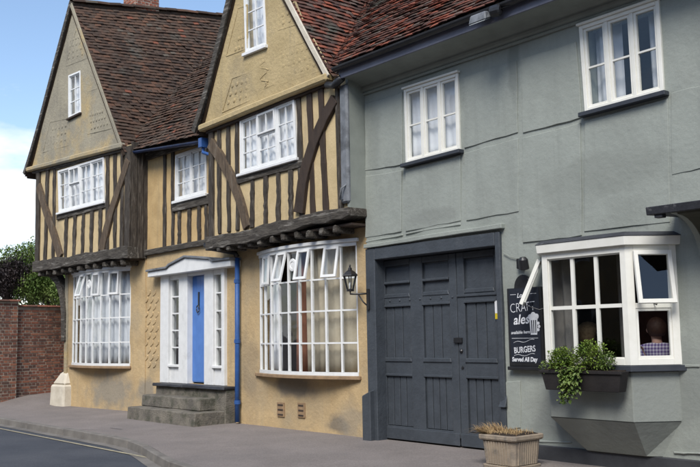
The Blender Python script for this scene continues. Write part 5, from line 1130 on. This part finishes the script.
for k in range(len(b.v) // 8):
    v = b.v[k * 8:k * 8 + 8]; c = CAMR.transposed() @ (v[4] - CAMP); cand.append((0 if -6 < CX + F * c.x / -c.z < 60 and v[4].z > .05 else 1, abs(v[4].z - 1.3), k))
cand.sort()
for r_, (fl_, _, k) in enumerate(cand):
    t = MB() if (r_ < 300 and not fl_) else far; i = len(t.v); t.v += b.v[k * 8:k * 8 + 8]; t.f += [tuple(i + q for q in f) for f in ((4, 5, 6, 7), (0, 1, 5, 4), (1, 2, 6, 5), (2, 3, 7, 6), (3, 0, 4, 7))]
    if t is not far: t.build('brick', M['brick'], garden)
tag(far.build('bricks', M['brick'], garden), kind='stuff')
def ramp_z(x, y): t = min(1, max(0, (y + 2.2) / 1.6)); return -.004 - .05 * max(0, min(1, -y / 2.27)) + .24 * t * t * (3 - 2 * t) * max(0, 1 - (x + 23.5) / 1.9)
rb = MB(); nx, ny = 12, 20
for j in range(ny + 1):
    for i in range(nx + 1): x = -24.2 + 2.9 * i / nx; y = -2.1 + 8 * j / ny; rb.v.append(Vector((x, y, ramp_z(max(x, -23.5), y))))
for j in range(ny):
    for i in range(nx): q = j * (nx + 1) + i; rb.f.append((q, q + 1, q + nx + 2, q + nx + 1))
tag(rb.build('drive', M['pavement'], loc=(0, 0, 0), smooth=True), kind='structure')
def coping(s0, s1, z, n0, n1, rn):
    s = s0
    while s < s1:
        q = MB(); e = min(s1, s + .30); q.hull([WP.P(s + .004, z, n0), WP.P(e - .004, z, n0), WP.P(e - .004, z, n1), WP.P(s + .004, z, n1)], [WP.P(s + .004, z + .05, n0 + .08), WP.P(e - .004, z + .05, n0 + .08), WP.P(e - .004, z + .045 + rn.uniform(-.008, .008), n1 - .02), WP.P(s + .004, z + .045, n1 - .02)]); q.build('coping_brick', M['brick'], garden, .008); s = e
coping(sj, wl + 4, zm_ - .115, -.40, .06, rn); coping(s_a, sj + .04, zt0_ - .095, -.40, .17, rn)
def tree(name, label, c, rad, h, n, ln, m, sd, trunk=.12):
    rn = random.Random(sd); c = Vector(c); base = Vector((c.x, c.y, -.1)); rt = new_empty(name, base, label, 'tree'); st = MB(); b = MB()
    top = c + Vector((0, 0, rad[2] * .6)); st.tube([base, base.lerp(c, .6) + Vector((.06, 0, 0)), c, top], trunk, 9, trunk * .2)
    tips = []
    for k in range(26):
        v = rdir(rn); v.z = abs(v.z) * .9 - .25; q = c + Vector((v.x * rad[0], v.y * rad[1], v.z * rad[2])) * rn.uniform(.55, .95); tips.append(q)
        o_ = base.lerp(c, rn.uniform(.6, 1.0)); st.tube([o_, o_.lerp(q, .5) + Vector((0, 0, .12)), q], trunk * .3, 5, trunk * .06)
    st.build('trunk', M['bark'], rt)
    for k in range(n):
        q0 = tips[k % len(tips)]; q = q0 + rdir(rn) * rn.random() ** .5 * min(rad) * .42; leaf(b, q, rdir(rn) + Vector((0, 0, .2)), (0, 0, 1), ln * rn.uniform(.6, 1.3), ln * rn.uniform(.45, .7), rn.uniform(-.1, .4))
    b.build('crown', m, rt); return rt
pd = lambda x, y, dep: CAMP + ray(x, y) * dep
tree('garden_tree', 'bright green leafy tree behind the garden wall', pd(30, 276, 36), (2.1, 2.0, 1.9), 5, 16000, .12, M['leaf_tree'], 21)
tree('garden_tree', 'pale green tree low against the house corner', pd(52, 297, 33), (1.5, 1.3, 1.25), 5, 15000, .10, M['leaf_tree'], 22)
tree('garden_shrub', 'dark purple-leaved shrub just over the garden wall', pd(9, 283, 33), (1.35, 1.3, 1.25), 4, 13000, .09, M['leaf_dark'], 23)

# ================================================================== PEOPLE IN THE BAY
def skin_obj(name, nodes, edges, m, parent, sub=2):
    me = bpy.data.meshes.new(name); off = root_of(parent).location
    me.from_pydata([tuple(Vector(n[0]) - off) for n in nodes], edges, []); o = bpy.data.objects.new(name, me); COL.objects.link(o); o.parent = parent
    sm = o.modifiers.new('s', 'SKIN'); sm.use_smooth_shade = True
    for i, n in enumerate(nodes): r = n[1]; me.skin_vertices[0].data[i].radius = r if isinstance(r, tuple) else (r, r)
    me.skin_vertices[0].data[0].use_root = True
    su = o.modifiers.new('d', 'SUBSURF'); su.levels = sub; su.render_levels = sub; me.materials.append(m); return o
def seated(name, label, hx, hy, htop, face, shirt, hairm, hair_long, seat_label):
    """a seated figure whose head top is at (hx,hy,htop); face = heading in degrees"""
    a = math.radians(face); fx = Vector((math.cos(a), math.sin(a), 0)); rx_ = Vector((math.sin(a), -math.cos(a), 0)); fl = .30
    sh = htop - .30; seat = sh - .46
    base = Vector((hx, hy, 0)) - fx * .04
    pt_ = lambda f_, r_, z_: Vector((base.x, base.y, 0)) + fx * f_ + rx_ * r_ + Vector((0, 0, z_))
    rt = new_empty(name, (hx, hy, fl), label, 'person')
    nd = [(pt_(0, 0, seat + .08), (.15, .12)), (pt_(0, 0, seat + .28), (.135, .10)), (pt_(.01, 0, sh - .06), (.15, .10)), (pt_(.02, 0, sh + .01), .07), (pt_(.035, 0, sh + .06), .058),
          (pt_(.05, 0, sh + .12), (.062, .072)), (pt_(.05, 0, sh + .20), (.066, .080)), (pt_(.04, 0, sh + .265), (.042, .05))]; ed = [(i, i + 1) for i in range(7)]
    for sgn in (1, -1):
        i = len(nd); nd += [(pt_(.01, .17 * sgn, sh - .04), .058), (pt_(.05, .23 * sgn, sh - .30), .046), (pt_(.26, .18 * sgn, sh - .36), .036), (pt_(.33, .15 * sgn, sh - .36), (.035, .018))]; ed += [(2, i), (i, i + 1), (i + 1, i + 2), (i + 2, i + 3)]
        for q in range(5): 
            j = len(nd); off_ = (q - 2) * .017; thumb = q == 0; nd += [(pt_(.36 if not thumb else .34, (.15 + (off_ if not thumb else -.045)) * sgn, sh - .37), .0085), (pt_(.41 if not thumb else .37, (.15 + (off_ if not thumb else -.055)) * sgn, sh - .395), .0075)]; ed += [(i + 3, j), (j, j + 1)]
        i = len(nd); nd += [(pt_(.02, .10 * sgn, seat + .06), .085), (pt_(.42, .12 * sgn, seat + .07), .065), (pt_(.42, .12 * sgn, fl + .10), .045), (pt_(.44, .12 * sgn, fl + .045), .04), (pt_(.58, .13 * sgn, fl + .035), (.038, .028))]; ed += [(0, i), (i, i + 1), (i + 1, i + 2), (i + 2, i + 3), (i + 3, i + 4)]
    skin_obj('body', nd, ed, M['skin'], rt)
    e = .014
    sn = [(n[0], tuple(x + e for x in (n[1] if isinstance(n[1], tuple) else (n[1], n[1])))) for n in nd[:3]] + [(pt_(.015, 0, sh + .05), .082)]; se = [(0, 1), (1, 2), (2, 3)]
    for sgn in (1, -1): i = len(sn); sn += [(pt_(.01, .17 * sgn, sh - .04), .075), (pt_(.05, .23 * sgn, sh - .30), .062), (pt_(.20, .195 * sgn, sh - .345), .052)]; se += [(2, i), (i, i + 1), (i + 1, i + 2)]
    skin_obj('shirt', sn, se, shirt, rt)
    tn = [(pt_(0, 0, seat + .06), (.165, .135))]; te = []
    for sgn in (1, -1): i = len(tn); tn += [(pt_(.02, .10 * sgn, seat + .06), .10), (pt_(.43, .12 * sgn, seat + .07), .08), (pt_(.42, .12 * sgn, fl + .12), .062)]; te += [(0, i), (i, i + 1), (i + 1, i + 2)]
    skin_obj('trousers', tn, te, M['trouser'], rt)
    # hair cap, ears, nose
    q = MB(); hc = pt_(.035, 0, sh + .205); rn = random.Random(3)
    for iy in range(9):
        for ix in range(16):
            th_ = math.pi * iy / 8; ph_ = 2 * math.pi * ix / 16; v = Vector((math.sin(th_) * math.cos(ph_), math.sin(th_) * math.sin(ph_), math.cos(th_)))
            f_, r_, z_ = v.x * .130, v.y * .112, v.z * .135
            if v.x > .35 and v.z < .45: f_ *= .72; z_ = max(z_, .045)
            if z_ < -.08 and not hair_long: z_ = -.08 + (z_ + .08) * .3
            if hair_long: f_ *= 1.15; r_ *= 1.22; z_ = z_ * 1.05 - (.03 if v.z < 0 else 0)
            jt = rn.uniform(.97, 1.05) if not hair_long else rn.uniform(.93, 1.1); q.v.append(hc + fx * (f_ * jt - .012) + rx_ * r_ * jt + Vector((0, 0, z_)))
    for iy in range(8):
        for ix in range(16): c0 = iy * 16 + ix; c1 = iy * 16 + (ix + 1) % 16; q.f.append((c0, c0 + 16, c1 + 16, c1))
    h_ = q.build('hair', hairm, rt, smooth=True)
    q = MB()
    for sgn in (1, -1): q.lathe([(.012, -.006), (.026, 0), (.030, .008), (.018, .014)], pt_(.04, .090 * sgn, sh + .185), 10, tuple(rx_ * sgn + fx * -.3))
    q.build('ears', M['skin'], rt, smooth=True)
    q = MB(); q.hull([pt_(.135, -.008, sh + .202), pt_(.135, .008, sh + .202), pt_(.138, 0, sh + .208)], [pt_(.145, -.018, sh + .162), pt_(.145, .018, sh + .162), pt_(.168, 0, sh + .166)]); q.build('nose', M['skin'], rt, .004)
    for sgn in (1, -1): q = MB(); q.lathe([(.004, -.004), (.013, 0), (.012, .005), (.004, .008)], pt_(.128, .033 * sgn, sh + .205), 8, tuple(fx)); q.build('eye', M['sticker_w'], rt)
    q = MB(); q.tube([pt_(.132, -.024, sh + .132), pt_(.142, 0, sh + .130), pt_(.132, .024, sh + .132)], .006, 6); q.build('mouth', M['terracotta_drape'], rt)
    s_ = new_empty('pub_stool', (base.x, base.y, fl), seat_label, 'stool'); zt = seat - .06
    q = MB(); q.lathe([(.15, 0), (.165, .01), (.165, .03), (.15, .045)], (base.x, base.y, zt - .045), 16); q.build('seat', M['wood_stool'], s_, .004)
    for k in range(4): an = math.pi / 4 + k * math.pi / 2; q = MB(); q.tube([(base.x + .10 * math.cos(an), base.y + .10 * math.sin(an), zt - .045), (base.x + .15 * math.cos(an), base.y + .15 * math.sin(an), fl)], .018, 8); q.build('leg', M['wood_stool'], s_)
    return rt
p_ = Plane(0, .42).hit(655.5, 321)
seated('person', 'person in purple checked shirt seated inside the bay, back turned', p_[0], .42, p_[1] + .01, 140, M['check'], M['hair_red'], False, 'wooden stool under the person in checked shirt')
p2_ = Plane(0, .62).hit(589, 325)
seated('person', 'person with fair curly hair and brown jumper seated behind the box plants', p2_[0], .62, p2_[1], 60, M['jumper'], M['hair_fair'], True, 'wooden stool under the fair-haired person')

# ================================================================== HOUSES ACROSS THE STREET (seen mirrored in the window panes), and one added to block glare
def far_house(x0, x1, yf, ze, zr, wm, label):
    rt = new_empty('facing_house', ((x0 + x1) / 2, yf, -.05), label, 'house', 'houses across the street'); q = MB()
    q.box(x0, x1, yf - 7, yf, -.06, ze); wl_ = q.build('wall', wm, rt)
    q = MB(); q.hull([(x0 - .1, yf + .3, ze - .05), (x0 - .1, yf - 3.5, zr), (x0 - .1, yf - 7.3, ze - .05)], [(x1 + .1, yf + .3, ze - .05), (x1 + .1, yf - 3.5, zr), (x1 + .1, yf - 7.3, ze - .05)]); r_ = q.build('roof', M['tile'], rt)
    q = MB(); xc = x0 + (x1 - x0) * .7; q.box(xc - .5, xc + .5, yf - 4, yf - 3.1, zr - .8, zr + 1.3); q.build('chimney', M['chimney_brick'], r_)
    n = int((x1 - x0) / 2.2)
    for fl_ in (.9, 3.7):
        for k in range(n):
            xc = x0 + (x1 - x0) * (k + .5) / n; q = MB()
            q.box(xc - .5, xc + .5, yf + .0, yf + .05, fl_, fl_ + 1.5); w_ = q.build('window', M['white_paint'], rt)
            for a in (-.46, .02): q = MB(); q.box(xc + a, xc + a + .44, yf + .051, yf + .06, fl_ + .05, fl_ + 1.45); q.build('pane', M['black_metal'], w_)
far_house(-30.5, -21, -14.5, 6.2, 9.6, M['brick'], 'brick house across the street mirrored in the left panes')
far_house(-20.8, -12.6, -14.5, 5.6, 9.0, M['ochre_wall'], 'ochre house across the street mirrored in the pub windows')
far_house(-12.4, -3, -14.5, 6.4, 9.9, M['brick'], 'brick house across the street mirrored in the bay panes')
far_house(-2.8, 7, -14.5, 5.9, 9.2, M['grey_render'], 'grey rendered house across the street behind the camera')
far_house(8, 17, -14.5, 6.3, 9.8, M['brick'], 'brick house across the street farthest to the right')
far_house(24, 40, -4.2, 6.3, 9.8, M['brick'], 'unseen brick house added at the road end to darken the bay pane reflection')  # added blocker: hides the bright street end from the bay pane's reflection
